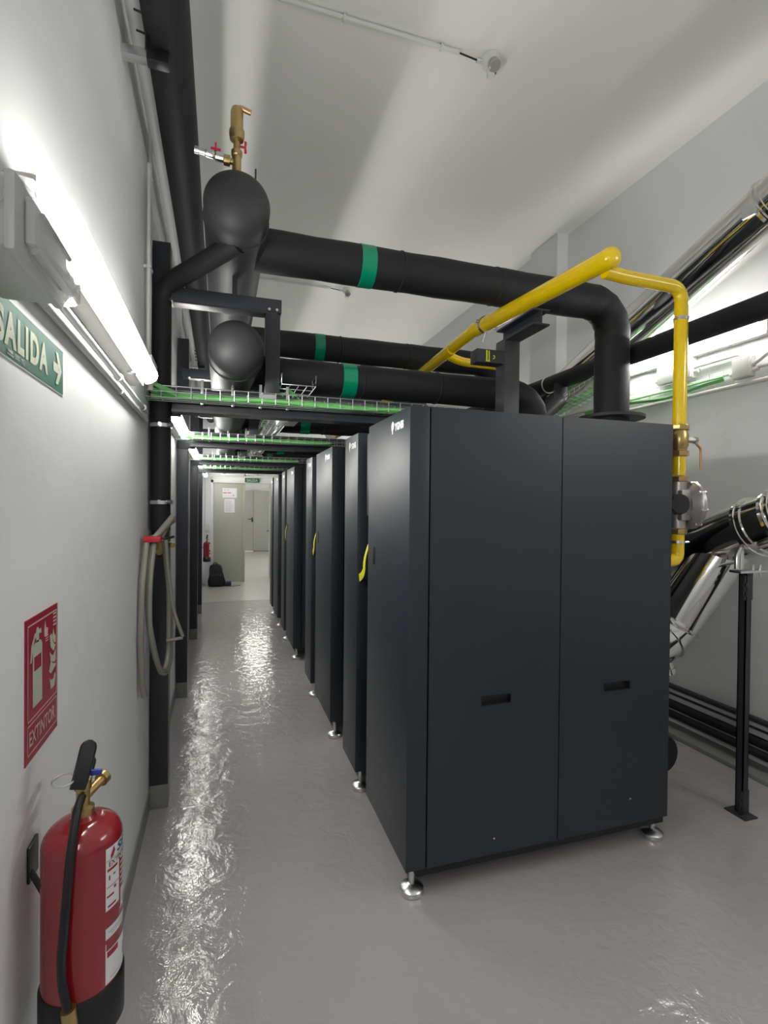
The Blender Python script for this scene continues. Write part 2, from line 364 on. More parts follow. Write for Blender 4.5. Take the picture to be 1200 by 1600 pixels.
for i, (a, b, c, d) in enumerate(TW):
    lbA = ['large anthracite boiler cabinet nearest the viewer, two grip slots on its side', 'wide anthracite boiler cabinet, second wide one along the aisle',
           'wide anthracite boiler cabinet third along the aisle, after the wider gap', 'wide anthracite boiler cabinet farthest along the aisle'][i]
    lbB = ['narrow anthracite boiler cabinet right behind the nearest wide cabinet', 'narrow anthracite boiler cabinet just behind the second wide cabinet',
           'narrow anthracite boiler cabinet just behind the third wide cabinet', 'narrow anthracite boiler cabinet at the far end of the row'][i]
    cabinet(a, b, lbA, 0, 'wide boiler cabinets in a row', True)
    cabinet(c, d, lbB, 0, 'narrow boiler cabinets in the row', False)
    # grey joining panel and lifting strap between the two cabinets
    t = thing('joining_duct', 'tall dark joining duct between the %s wide and narrow boiler cabinets' % ordn[i], 'duct', (1.3, b+.11, .1), 'joining ducts between boiler cabinets')
    build('panel', MB().box(.745, 1.50, b+.004, b+.12, 1.55, 1.985, .004), 'cabinet_steel', parent=t)
    build('back_plate', MB().box(.85, 1.50, b+.004, b+.15, .16, 1.545, .003), 'cabinet_dark', parent=t)
    build('hinge', MB().box(.78, .85, b+.03, b+.08, 1.40, 1.545, .004).tube([(.80, b+.055, 1.42), (.80, b+.055, 1.47)], .02, 10), 'black_plastic', parent=t)
    build('bolt', MB().lathe([(.0, 0), (.014, 0), (.014, .02), (.0, .024)], (.78, b+.05, 1.435), (-1, 0, 0), 8), 'zinc', parent=t)
    # strap
    s_ = MB(); n = 14; pts = []
    for k in range(n+1):
        q = k/n; y = b+.045+ (0 if q < .55 else .25*((q-.55)/.45)**1.5); z = 1.415-.25*q+(.02*max(0, q-.7)/.3); x = .742-.03*math.sin(q*PI); wd = .030+.040*max(0, q-.3)
        pts.append((x, y, z, wd, q))
    vs = []; 
    for x, y, z, wd, q in pts:
        dy, dz = (1, 0) if q < .6 else (.75, .6)
        vs += [(x, y-dy*wd/2, z-dz*wd/2), (x, y+dy*wd/2, z+dz*wd/2), (x+.003, y-dy*wd/2, z-dz*wd/2), (x+.003, y+dy*wd/2, z+dz*wd/2)]
    fs = []
    for k in range(n):
        a_ = 4*k; fs += [(a_, a_+1, a_+5, a_+4), (a_+2, a_+6, a_+7, a_+3), (a_, a_+4, a_+6, a_+2), (a_+1, a_+3, a_+7, a_+5)]
    fs += [(0, 2, 3, 1), (4*n, 4*n+1, 4*n+3, 4*n+2)]
    s_.raw(vs, fs)
    if i < 3:
        build('strap', s_, 'strap_yellow', label='yellow strap hanging out of the gap behind the %s wide boiler cabinet' % ordn[i], cat='strap', group='yellow straps at the boiler gaps')

# ================================================================== HEADERS AND BRANCH PIPES
def header(y0, z, r, x, label, L=7.2):
    t = thing('insulated_header_pipe', label, 'pipe', (x, y0, z), None)
    prof = [(.0001, -.105)]+[(r*math.sin(a), -.105*math.cos(a)) for a in [PI/2*k/10 for k in range(1, 11)]]
    prof += [(r*.995, .0), (r, .01)]
    y = .01
    while y < L:
        y += .98; prof += [(r, y-.012), (r*.985, y), (r*1.008, y+.012)]
    prof += [(r, y+.1)]
    build('pipe', MB().lathe(prof, (x, y0, z), (0, 1, 0), 44), 'foam_grey', parent=t)
    build('cap_seam', MB().tube([(x+(r+.001)*math.cos(a), y0+.11, z+(r+.001)*math.sin(a)) for a in [2*PI*k/40 for k in range(40)]], .004, 6, closed=True), 'foam_grey', parent=t)
    return t
header(2.42, 2.945, .146, .063, 'large upper black insulated header pipe with domed end, brass air vent on top')
header(2.52, 2.335, .127, .066, 'large lower black insulated header pipe with domed end below the upper one')

def branch(y, z, r, x0, x1, zb, tape_x, label, group):
    t = thing('insulated_branch_pipe', label, 'pipe', (x1, y, zb), group)
    path = sub((x0, y, z), (x1-.9, y, z), 8)+sub((x1-.85, y, z), (x1-r*1.75, y, z), 4)
    cx, cz, R = x1-r*1.75, z-r*1.75, r*1.75
    path += [(cx+R*math.sin(a), y, cz+R*math.cos(a)) for a in [PI/2*k/10 for k in range(1, 11)]]
    path += sub((x1, y, cz-.03), (x1, y, zb), 4)
    rr = [r*(1+.022*math.sin(i*2.3)) for i in range(len(path))]
    build('pipe', MB().tube(path, rr, 36), 'foam', parent=t)
    build('tape_band', MB().lathe([(r*1.015, -.042), (r*1.035, -.04), (r*1.035, .04), (r*1.015, .042)], (tape_x, y, z), (1, 0, 0), 36), 'green_tape', parent=t, label='shiny green tape band')
    for xx in (x0+(x1-x0)*.62, x0+(x1-x0)*.36):
        build('seam', MB().lathe([(r*1.0, -.006), (r*1.03, -.003), (r*1.03, .003), (r*1.0, .006)], (xx, y, z), (1, .08, 0), 30), 'foam', parent=t)
    build('collar', MB().lathe([(r, 0), (r*1.9, 0), (r*1.9, .018), (r, .022)], (x1, y, 2.19 if zb < 2 and z > 2.7 else max(zb, 2.012)), (0, 0, 1), 32), 'foam_grey', parent=t)
    # foot bend into the boiler back
    return t
offs = [0, 1.55, 3.38, 4.90]
FO = [1.63, 3.56, 5.08]   # frame spacing
w4 = ['nearest', 'second', 'third', 'fourth']
for i, o_ in enumerate(offs):
    branch(2.8+o_, 2.945, .109, .12, 2.464, 1.7, .765+.02*i, '%s upper black branch pipe with green tape band, crossing from the upper header' % w4[i].capitalize(), 'upper insulated branch pipes')
    branch(2.95+([0]+FO)[i], 2.335, .095, .12, 1.965 if i == 0 else 2.2, 2.01 if i == 0 else 1.7, .705, '%s lower black branch pipe with green tape band, leaving the lower header' % w4[i].capitalize(), 'lower insulated branch pipes')

# thick pipe high along the left wall
t = thing('insulated_wall_pipe', 'thick black insulated pipe running high along the left wall, out of the top of view', 'pipe', (-.195, 3, 3.25), None)
pp = sub((-.195, YB, 3.34), (-.195, YE, 3.34), 28)
build('pipe', MB().tube(pp, [.083*(1+.012*math.sin(i*1.9)) for i in range(29)], 30), 'foam', parent=t)
def wall_bracket(y, label):
    t = thing('wall_bracket', label, 'bracket', (XL, y, 3.2), 'steel brackets under the high left pipe')
    build('arm', MB().box(XL, XL+.155, y-.02, y+.02, 3.212, 3.246, .002), 'zinc', parent=t)
    build('end_cap', MB().box(XL+.085, XL+.16, y-.023, y+.023, 3.209, 3.249, .002), 'black_plastic', parent=t)
    for a in range(4):
        build('tie', MB().tube([(-.25, y-.01-.06*a, 3.30+.02*a), (-.30, y-.01-.06*a, 3.31+.02*a)], .004, 6), 'black_plastic', parent=t)
    build('clamp_screw', MB().tube([(-.262, y-.02, 3.24), (-.262, y-.02, 3.33)], .008, 8), 'black_plastic', parent=t)
for y, n in ((2.07, 'nearest'), (4.3, 'second'), (6.5, 'third'), (8.7, 'fourth')): wall_bracket(y, n.capitalize()+' bracket carrying the high black pipe on the left wall')
t = thing('grey_conduit', 'grey conduit running high along the left wall beside the thick black pipe', 'conduit', (-.31, 3, 3.36), None)
build('tube', MB().tube([(-.31, YB, 3.40), (-.31, YE, 3.40)], .03, 16), 'grey_plastic', parent=t)

# secondary black pipe on the right with drops
def sec():
    t = thing('insulated_side_pipe', 'thin black insulated pipe rising across the right side in front of the wall lamp', 'pipe', (2.65, 3, 2.58), None)
    build('pipe', MB().tube(sub((2.65, -.6, 2.645), (2.65, 8.2, 2.645), 20), .066, 24), 'foam', parent=t)
    for o_ in offs:
        build('drop', MB().tube(rnd([(2.65, 3.60+o_, 2.64), (2.60, 3.50+o_, 2.47), (2.20, 3.24+o_, 2.24), (2.03, 3.14+o_, 2.08), (2.02, 3.13+o_, 1.7)], .12), .052, 20), 'foam', parent=t)
    build('joint_ring', MB().lathe([(.068, -.006), (.072, -.004), (.072, .004), (.068, .006)], (2.65, 3.75, 2.645), (0, 1, 0), 24), 'zinc', parent=t)
sec()

# riser next to the first column: from the hose tap up into the upper header
t = thing('insulated_riser_pipe', 'vertical black insulated pipe by the first left column, bending over into the upper header', 'pipe', (-.285, 2.74, 1.45), None)
build('pipe', MB().tube(rnd([(-.293, 2.845, 1.47), (-.293, 2.845, 2.70), (.070, 2.52, 2.83)], .10), .048, 24), 'foam', parent=t)
build('seam', MB().lathe([(.045, -.003), (.047, -.002), (.047, .002), (.045, .003)], (-.293, 2.845, 2.53), (0, 0, 1), 24), 'zinc', parent=t)
for z in (2.00, 1.61):
    c = MB().lathe([(.0485, -.009), (.0525, -.009), (.0525, .009), (.0485, .009)], (-.293, 2.845, z), (0, 0, 1), 24)
    c.tube([(-.338, 2.835, z), (-.326, 2.82, z)], .008, 8); c.tube([(-.258, 2.815, z+.003), (-.236, 2.80, z+.003)], .011, 8); c.tube([(-.240, 2.82, z-.01), (-.240, 2.92, z-.01)], .005, 6)
    c.box(-.30, -.288, 2.788, 2.797, z-.004, z+.012)
    build('pipe_clamp', c, 'zinc', parent=t)

# brass air vent on the upper header
vx, vy, vz = .060, 2.44, 3.075
t = thing('air_vent', 'brass air vent with two small red-handled taps on the upper header', 'valve', (vx, vy, vz), None)
zs = 1.11
def V(z): return vz+(z)*zs
b = MB().lathe([(.020, 0), (.020, .10), (.024, .105), (.024, .125), (.018, .13), (.015, .14), (.015, .19)], (vx, vy, vz), (0, 0, 1), 20)
build('stem', b, 'brass', parent=t)
b = MB().lathe([(.014, .165), (.030, .175), (.034, .195), (.034, .215), (.028, .22), (.028, .30), (.022, .318), (.0, .322)], (vx, vy, vz), (0, 0, 1), 24)
build('vent_body', b, 'brass', parent=t)
build('outlet', MB().tube(rnd([(vx, vy, vz+.30), (vx+.012, vy, vz+.325), (vx+.062, vy, vz+.312)], .012), .012, 14), 'copper', parent=t)
b = MB().lathe([(.014, 0), (.014, .022), (.023, .024), (.023, .05), (.016, .052)], (vx-.005, vy, vz+.075), (-1, 0, .03), 16)
build('tee_arm', b, 'brass', parent=t)
b = MB().lathe([(.014, .05), (.019, .052), (.019, .085), (.015, .09), (.017, .10), (.017, .125), (.013, .13), (.013, .155), (.016, .157), (.016, .175)], (vx-.005, vy, vz+.075), (-1, 0, .12), 16)
dv = build('drain_tap', b, 'zinc', parent=t)
h = MB().tube([(vx-.09, vy, vz+.10), (vx-.09, vy, vz+.115)], .006, 8); h.box(vx-.112, vx-.068, vy-.004, vy+.004, vz+.112, vz+.122, .003); h.box(vx-.094, vx-.086, vy-.004, vy+.004, vz+.12, vz+.145, .002)
build('handle', h, 'tap_red', parent=dv)
h = MB().tube([(vx+.015, vy, vz+.15), (vx+.04, vy, vz+.15)], .005, 8); h.box(vx+.034, vx+.042, vy-.006, vy+.006, vz+.125, vz+.176, .004)
h.lathe([(.0, 0), (.009, 0), (.009, .01), (.0, .012)], (vx+.033, vy, vz+.168), (1, 0, 0), 10).lathe([(.0, 0), (.009, 0), (.009, .01), (.0, .012)], (vx+.033, vy, vz+.133), (1, 0, 0), 10)
build('handle', h, 'tap_red', parent=t, label='red butterfly handle')
build('probe', MB().tube([(vx+.085, vy+.02, vz-.01), (vx+.085, vy+.02, vz+.075)], .004, 8), 'steel_black', parent=t)

# ================================================================== STEEL PORTAL FRAMES
def ibeam(mb, p0, p1, w_, h_, tf=.010, tw=.008, up=Vector((0, 0, 1))):
    p0, p1 = Vector(p0), Vector(p1); d = (p1-p0).normalized(); s_ = d.cross(up).normalized()
    def blk(u0, u1, v0, v1):
        vs = [p+s_*u+up*v for p in (p0, p1) for u, v in ((u0, v0), (u1, v0), (u1, v1), (u0, v1))]
        mb.raw(vs, [(0, 1, 2, 3), (7, 6, 5, 4), (0, 4, 5, 1), (1, 5, 6, 2), (2, 6, 7, 3), (3, 7, 4, 0)])
    blk(-w_/2, w_/2, -h_/2, -h_/2+tf); blk(-w_/2, w_/2, h_/2-tf, h_/2); blk(-tw/2, tw/2, -h_/2+tf, h_/2-tf); return mb
FR = 2.93
def frame():
    t = thing('steel_frame', 'nearest black steel frame, column at the left wall and goalpost over the aisle', 'frame', (-.3, FR, 0), 'black steel frames along the left wall')
    build('column', MB().box(-.343, -.257, FR-.02, FR+.08, .125, 2.965, .003).box(-.343, -.20, FR-.03, FR-.02, 2.06, 2.20, .002), 'steel_black', parent=t)
    build('column_foot', MB().box(-.344, -.256, FR-.021, FR+.081, 0, .125, .003), 'skirting_paint', parent=t, label='grey painted foot')
    m = MB(); m.box(-.24, 1.54, FR-.13, FR-.03, 2.178, 2.19); m.box(-.24, 1.54, FR-.13, FR-.03, 2.070, 2.082); m.box(-.24, 1.54, FR-.085, FR-.075, 2.082, 2.178)
    build('cross_beam', m, 'steel_black', parent=t)
    m = MB(); m.box(-.24, .305, FR-.13, FR-.05, 2.628, 2.698, .002)
    m.box(-.235, .285, FR-.13, FR-.055, 2.618, 2.628, .001)
    m.box(.052, .078, FR-.11, FR-.07, 2.698, 2.80, .002)
    m.box(-.30, -.235, FR-.12, FR-.018, 2.63, 2.697, .001)
    build('upper_beam', m, 'steel_black', parent=t)
    build('post', MB().box(.221, .298, FR-.13, FR-.075, 2.19, 2.62, .002), 'steel_black', parent=t)
    for bx in (.24, .28): build('bolt', MB().tube([(bx, FR-.14, 2.64), (bx, FR-.125, 2.64)], .008, 6), 'zinc', parent=t)
    return t
f0 = frame()
labs = ['second black steel frame along the left wall, a goalpost over the aisle', 'third black steel frame along the left wall', 'fourth black steel frame, last before the end wall']
for o_, l in zip(FO, labs): copy_tree(f0, (0, o_, 0), l)

# ================================================================== CABLE TRAYS
def basket(mb, org, ux, L, wv, hv, W, Hh, step=.055, r=.0022, nl=4):
    """wire basket: ux length direction, wv width direction, hv up; U cross wires"""
    o, ux, wv, hv = Vector(org), Vector(ux), Vector(wv), Vector(hv)
    n = int(L/step)
    for i in range(n+1):
        p = o+ux*(i*step)
        mb.tube([p+hv*Hh, p, p+wv*W, p+wv*W+hv*Hh], r, 5)
    for a, b in [(0, Hh), (0, Hh*.5), (W, Hh), (W, Hh*.5)]+[(W*k/(nl-1), -.001) for k in range(nl)]:
        q = o+wv*a+hv*b; mb.tube([q, q+ux*L], r, 5)
    return mb
ORD = ['first', 'second', 'third', 'fourth', 'fifth', 'sixth', 'seventh', 'eighth', 'ninth']
def cross_tray(y, label, ncab, x1):
    t = thing('wire_cable_tray', label, 'cable tray', (-.33, y, 2.14), 'wire cable trays crossing the aisle')
    build('basket', basket(MB(), (-.345, y-.1, 2.119), (1, 0, 0), x1+.34, (0, 1, 0), (0, 0, 1), .095, .055, .068, .0025, 3), 'zinc', parent=t)
    for xx in (-.1, .05, .19, .33): build('hanger', MB().box(xx, xx+.014, y-.012, y-.004, 2.11, 2.235, .001), 'zinc', parent=t)
    build('name_plate', MB().box(.19, .27, y-.106, y-.102, 2.145, 2.167), 'zinc', parent=t)
    for k in range(ncab):
        ph = random.random()*6; yy = y-.085+.075*k/max(1, ncab-1)
        pts = [(-.33, yy, 2.152+.015*math.sin(ph))]+[(-.30+.1*j, yy+.008*math.sin(ph+j*.7), 2.132+.006*(k % 2)*1.5+.005*math.sin(ph*2+j*.9)) for j in range(1, int((x1+.2)/.1))]
        if k < 3: pts = [(-.318-.004*k, y-.12+.01*k, 2.23), (-.312, y-.11, 2.18)]+pts[1:]
        build('green_cable', MB().tube(pts, .0095, 8), 'cable_green', label=ORD[k]+' green cable counted from the viewer in the '+label.split(' wire')[0]+' cross tray', cat='cable', group='green cables lying in the %s cross tray' % label.split(' wire')[0].lower())
for y, l, n, x1 in ((2.797, 'nearest wire cable tray crossing the aisle, full of green cables', 9, 1.3), (2.797+FO[0], 'second wire cable tray crossing the aisle', 5, 1.2), (2.797+FO[1], 'third wire cable tray crossing the aisle', 4, 1.2), (2.797+FO[2], 'last wire cable tray crossing the aisle before the end wall', 4, 1.2)):
    cross_tray(y, l, n, x1)
t = thing('wire_cable_tray', 'long wire cable tray running down the aisle above the cross beams', 'cable tray', (.39, 2.74, 2.235), None)
build('basket', basket(MB(), (.302, 2.74, 2.237), (0, 1, 0), 5.9, (1, 0, 0), (0, 0, 1), .18, .055, .11, .0028, 5), 'zinc', parent=t)
m = MB().box(.33, .47, 3.05, 6.9, 2.2375, 2.2395); build('liner', m, 'zinc', parent=t)
for k in range(4):
    ph = random.random()*6
    pts = [(.40-.03*k, 2.80, 2.175+.004*k), (.37-.01*k, 2.83, 2.215), (.335+.012*k, 2.95, 2.262)]+[(.325+.012*k+.004*math.sin(ph+j), 3.1+.25*j, 2.262+.010*(k % 2)) for j in range(0, 19)]
    build('green_cable', MB().tube(rnd(pts, .04, 3), .0075, 8), 'cable_green', label=ORD[k]+' green cable from the left in the long aisle tray', cat='cable', group='green cables in the long aisle tray')
for k, yy in enumerate((3.55, 5.2, 6.8)):
    t = thing('junction_box', '%s grey junction box hanging under the long aisle tray' % ['nearest', 'middle', 'farthest'][k].capitalize(), 'box', (.44, yy, 2.15), 'junction boxes under the long aisle tray')
    build('box', MB().box(.37, .50, yy-.16, yy+.16, 2.165, 2.232, .01), 'white_plastic', parent=t)
    build('gland', MB().tube([(.435, yy+.16, 2.195), (.435, yy+.2, 2.195)], .014, 10), 'grey_plastic', parent=t)
    build('conduit', MB().tube([(.435, yy+.2, 2.195), (.435, yy+.9, 2.215)], .01, 10), 'zinc', parent=t)

# tray dropping on the right behind the nearest boiler
ux = Vector((-.05, .95, -.20)).normalized(); wv = Vector((.98, .05, -.15)).normalized(); hv = ux.cross(wv); hv = hv if hv.z > 0 else -hv
t = thing('wire_cable_tray', 'short sloping wire cable tray behind the nearest boiler, beside the black drop pipe', 'cable tray', (2.55, 3.5, 2.3), None)
o0 = Vector((2.74, 2.98, 2.50))
build('basket', basket(MB(), o0, ux, .95, wv*-1, hv, .17, .06, .055, .003, 4), 'zinc', parent=t)
for k in range(3):
    a = o0-wv*(.03+.04*k)+hv*.012
    build('green_cable', MB().tube([a, a+ux*.5+hv*.006, a+ux*.9], .008, 8), 'cable_green', label=ORD[k]+' green cable from the right wall side in the short sloping tray', cat='cable', group='green cables in the sloping tray')

# ================================================================== GAS LINE
t = thing('gas_main_pipe', 'thick yellow gas main with a rounded end, running back above the boilers', 'pipe', (1.7, 2.0, 2.7), None)
P0, P1, P2, P3 = (1.70, 1.965, 2.752), (1.61, 3.1, 2.783), (1.62, 5.3, 2.66), (1.62, 8.3, 2.62)
build('pipe', MB().tube(sub(P0, P1, 6), .047, 24).tube(sub(P1, P2, 6)[1:]+sub(P2, P3, 4)[1:], .041, 24).tube([Vector(P1), Vector(P1)+Vector((0, .34, -.018))], .041, 24), 'gas_yellow', parent=t)
build('end_cap', MB().lathe([(.0485, 0), (.0485, .02), (.046, .032), (.036, .044), (.018, .052), (.0001, .054)], P0, (.08, -1, -.03), 28), 'gas_yellow', parent=t)
for yy in (2.98, 4.6, 6.4, 8.0):
    zz = 2.78 if yy < 3.2 else 2.70
    c = MB().lathe([(.049, -.009), (.053, -.009), (.053, .009), (.049, .009)], (1.62, yy, zz), (-.05, 1, 0), 24)
    c.tube([(1.565, yy-.01, zz+.01), (1.545, yy-.01, zz+.012)], .011, 8).tube([(1.675, yy-.01, zz-.02), (1.70, yy-.01, zz-.022)], .009, 8).tube([(1.62, yy, zz-.05), (1.60, yy, zz-.12)], .006, 8)
    build('pipe_clamp', c, 'zinc', parent=t)
def gas_drop(o_, label, xs=1.712, zs=2.712):
    t = thing('gas_drop_pipe', label, 'pipe', (2.18, 2.0+o_, 1.3), 'yellow gas drops to the boilers')
    y = 2.0+o_; x = 2.176
    z0 = 2.70
    build('top_pipe', MB().tube(rnd([(xs, y, zs), (xs+.12, y, z0+.004), (x, y, z0), (x, y, 2.018)], .075, 8), .0315, 24), 'gas_yellow', parent=t)
    build('joint_ring', MB().lathe([(.032, -.008), (.0345, -.008), (.0345, .008), (.032, .008)], (x, y, 2.545), (0, 0, 1), 24), 'zinc', parent=t)
    b = MB()
    def hexa(z_, r, h): b.lathe([(r*.9, 0), (r, .004), (r, h-.004), (r*.9, h)], (x, y, z_), (0, 0, 1), 8)
    hexa(1.990, .044, .03); hexa(1.862, .044, .03)
    b.lathe([(.034, 0), (.036, .02), (.042, .03), (.042, .085), (.036, .10), (.034, .11)], (x, y, 1.886), (0, 0, 1), 24)
    vb = build('gas_valve', b, 'brass', parent=t)
    build('spindle', MB().tube([(x+.03, y-.01, 1.945), (x+.085, y-.02, 1.945)], .013, 10).lathe([(.0, 0), (.018, 0), (.018, .014), (.0, .016)], (x+.075, y-.018, 1.945), (1, 0, 0), 6), 'cast_alu', parent=vb)
    build('lever', MB().tube(rnd([(x+.08, y-.02, 1.935), (x+.118, y-.02, 1.905), (x+.122, y-.02, 1.80)], .01), .006, 8), 'copper', parent=vb)
    build('lower_pipe', MB().tube([(x, y, 1.875), (x, y, 1.755)], .0305, 24), 'gas_yellow', parent=t)
    b = MB(); hexa2 = lambda z_: b.lathe([(.036, 0), (.042, .004), (.042, .026), (.034, .034)], (x, y, z_), (0, 0, 1), 8)
    hexa2(1.735); build('union', b, 'brass', parent=t); b = MB()
    hexa2(1.475); b.lathe([(.03, 0), (.03, .05)], (x, y, 1.50), (0, 0, 1), 16)
    build('union', b, 'brass', parent=t)
    # regulator: body with a big domed diaphragm
    g = MB().tube([(x, y, 1.74), (x, y, 1.50)], .036, 20)
    g.lathe([(.05, -.01), (.062, .0), (.062, .06), (.085, .075), (.112, .085), (.118, .09), (.118, .106), (.108, .112), (.088, .126), (.04, .136), (.0, .138)], (x-.02, y+.02, 1.62), (.93, -.30, .0), 40)
    g.box(x-.03, x+.03, y-.05, y-.02, 1.545, 1.695, .008)
    rg = build('regulator', g, 'cast_alu', parent=t)
    a = Vector((.93, -.30, 0)).normalized(); u = Vector((.3, .93, 0)).normalized(); vv = Vector((0, 0, 1)); c0 = Vector((x-.02, y+.02, 1.62))+a*.098
    for k in range(8):
        an = 2*PI*k/8+.2; p = c0+(u*math.cos(an)+vv*math.sin(an))*.112
        build('screw', MB().tube([p-a*.018, p+a*.016], .007, 6), 'zinc', parent=rg)
    build('breather', MB().lathe([(.018, 0), (.02, .01), (.013, .022), (.012, .03)], Vector((x-.02, y+.02, 1.62))+a*.134, a, 14), 'black_plastic', parent=rg)
    build('dial', MB().lathe([(.0, 0), (.05, 0), (.05, .02), (.044, .026), (.0, .027)], (x-.035, y-.03, 1.625), (-.35, -1, 0), 28), 'black_plastic', parent=rg)
    build('elbow', MB().tube(rnd([(x, y, 1.48), (x, y, 1.345), (x-.09, y, 1.345)], .07, 8), .0305, 24), 'gas_yellow', parent=t)
    build('hose_clip', MB().lathe([(.031, -.006), (.034, -.006), (.034, .006), (.031, .006)], (x, y, 1.437), (0, 0, 1), 24).tube([(x+.03, y-.015, 1.437), (x+.05, y-.02, 1.437)], .005, 8), 'zinc', parent=t)
gas_drop(0, 'yellow gas drop pipe right of the nearest boiler, with brass valve and round grey regulator')
for o_, n in ((1.56, 'second yellow gas drop pipe, its top run showing behind the steel post'), (3.4, 'third yellow gas drop pipe, mostly hidden behind the boilers')):
    gas_drop(o_, n, 1.625, 2.74 if o_ < 2 else 2.66)

# support post for the gas main
for k, (yy, lab) in enumerate(((2.66, 'black steel post between the nearest cabinets, short arms carrying the gas main'), (4.72, 'second black steel post carrying the gas main, behind the cabinets'))):
    t = thing('gas_pipe_support', lab, 'support', (1.6, yy, 0), 'steel posts carrying the gas main')
    build('post', MB().box(1.552, 1.652, yy-.04, yy+.06, .012, 2.565, .003), 'steel_post', parent=t)
    build('base_plate', MB().box(1.535, 1.665, yy-.06, yy+.08, 0, .012, .002), 'steel_post', parent=t)
    build('top_arm', ibeam(MB(), (1.605, yy-.32, 2.607), (1.605, yy+.06, 2.607), .10, .085), 'steel_black', parent=t)
    build('side_arm', MB().box(1.375, 1.552, yy-.042, yy+.04, 2.425, 2.50, .003), 'steel_black', parent=t)
    if k == 0:
        m = MB(); m.box(1.432, 1.440, yy-.0445, yy-.042, 2.432, 2.494); m.box(1.448, 1.454, yy-.0445, yy-.042, 2.434, 2.492); m.box(1.43, 1.456, yy-.0445, yy-.042, 2.43, 2.437)
        m.box(1.476, 1.484, yy-.0440, yy-.042, 2.448, 2.452); m.box(1.484, 1.488, yy-.0440, yy-.042, 2.452, 2.464); m.box(1.478, 1.486, yy-.0440, yy-.042, 2.464, 2.468)
        build('paint_mark', m, 'strap_yellow', parent=t, smooth=False)

# ================================================================== FLUES
def flue_sleeve(mb, p0, p1, r): mb.tube([p0, p1], r, 48); return mb
def band(mb, p, d, r, wd=.03):
    mb.lathe([(r, -wd), (r+.006, -wd+.004), (r+.004, -.006), (r+.014, -.002), (r+.014, .004), (r+.004, .008), (r+.006, wd-.004), (r, wd)], p, d, 48); return mb
def flue(x, y0, z0, y1, z1, r, label, bands, elbow=None, slope=None):
    t = thing('stainless_flue', label, 'flue', (x, y0, z0), None)
    p0, p1 = Vector((x, y0, z0)), Vector((x, y1, z1)); d = (p1-p0).normalized()
    build('pipe', MB().tube(sub(p0, p1, 6), r, 56), 'chrome', parent=t)
    for q in bands:
        bd = band(MB(), p0+(p1-p0)*q, d, r)
        build('locking_band', bd, 'chrome', parent=t)
    return t
up = flue(2.90, .55, 3.83, 6.2, 1.82, .148, 'long shiny stainless flue sloping up along the right wall under the ceiling', (.27, .46, .8))
m = MB().box(2.738, 2.753, 2.06, 2.13, 3.20, 3.27, .002)
build('bracket_plate', m, 'zinc', parent=up)
lo = flue(2.72, .9, 1.93, 3.3, 1.02, .15, 'lower stainless flue at the right edge, sloping up towards the viewer with clamp bands', (.20, .40, .46))
lo.name = 'stainless_flue'
# wye and elbow into the boiler back
A, B_, D_ = Vector((2.16, 2.36, .80)), Vector((2.50, 2.40, .83)), Vector((2.74, 2.22, 1.36))
dd = (D_-B_).normalized()
build('wye_leg', MB().tube([B_+dd*.05, D_+dd*.03], .138, 48), 'chrome', parent=lo)
# segmented elbow
eb = [A, Vector((2.36, 2.37, .80)), Vector((2.475, 2.385, .85)), B_+dd*.12]
build('elbow', MB().tube(eb, [.138, .140, .142, .142], 48), 'chrome', parent=lo)
bm_ = band(MB(), B_+dd*.12, dd, .139, .016); bm_ = band(bm_, Vector((2.475, 2.385, .85)), (eb[3]-eb[1]).normalized(), .138, .012)
bm_ = band(bm_, Vector((2.36, 2.37, .80)), (1, .05, .05), .137, .012)
build('locking_band', bm_, 'chrome', parent=lo)
build('drain_cap', MB().lathe([(.05, 0), (.05, .05), (.054, .05), (.054, .08), (.0, .082)], (2.47, 2.36, .72), (.25, -.1, -1), 24), 'chrome', parent=lo)
build('inlet', MB().tube([(2.063, 2.36, .80), (2.20, 2.36, .80)], .142, 40), 'chrome', parent=lo)
# support post of the lower flue
t = thing('flue_support_post', 'thin black slotted channel post standing under the lower flue at the right', 'support', (2.63, 1.995, 0), None)
m = MB(); m.box(2.612, 2.618, 1.975, 2.016, .006, 1.27); m.box(2.612, 2.650, 1.975, 1.981, .006, 1.27); m.box(2.612, 2.650, 2.010, 2.016, .006, 1.27)
m.box(2.646, 2.650, 1.975, 1.988, .006, 1.27); m.box(2.646, 2.650, 2.003, 2.016, .006, 1.27)
build('channel', m, 'steel_black', parent=t)
for z0, z1 in ((.006, .13), (1.13, 1.26)):
    m = MB()
    # angle cleat with two slots
    for (za, zb) in ((z0, z0+.025), (z0+.045, z0+.07), (z0+.09, z1)): m.box(2.590, 2.6125, 1.970, 1.974, za, zb)
    m.box(2.588, 2.594, 1.970, 1.974, z0, z1); m.box(2.606, 2.6125, 1.970, 1.974, z0, z1); m.box(2.6125, 2.652, 1.970, 1.9745, z0, z1)
    build('cleat', m, 'steel_black', parent=t, smooth=False)
build('base_plate', MB().box(2.575, 2.665, 1.93, 2.05, 0, .007, .002), 'steel_black', parent=t)
m = MB(); m.box(2.56, 2.75, 1.965, 2.03, 1.27, 1.284, .003)
m.tube([(2.57, 1.995, 1.29), (2.57, 1.995, 1.36), (2.60, 1.995, 1.40)], .012, 12).tube([(2.60, 1.995, 1.29), (2.60, 1.995, 1.40)], .012, 12)
for xx in (2.68, 2.73): m.tube([(xx, 1.99, 1.25), (xx, 1.99, 1.31)], .006, 8)
build('saddle', m, 'zinc', parent=t)
build('saddle_clamp', MB().lathe([(.151, -.02), (.158, -.02), (.158, .02), (.151, .02)], (2.72, 1.995, 1.515), (0, 1, -.38), 48), 'chrome', parent=t)

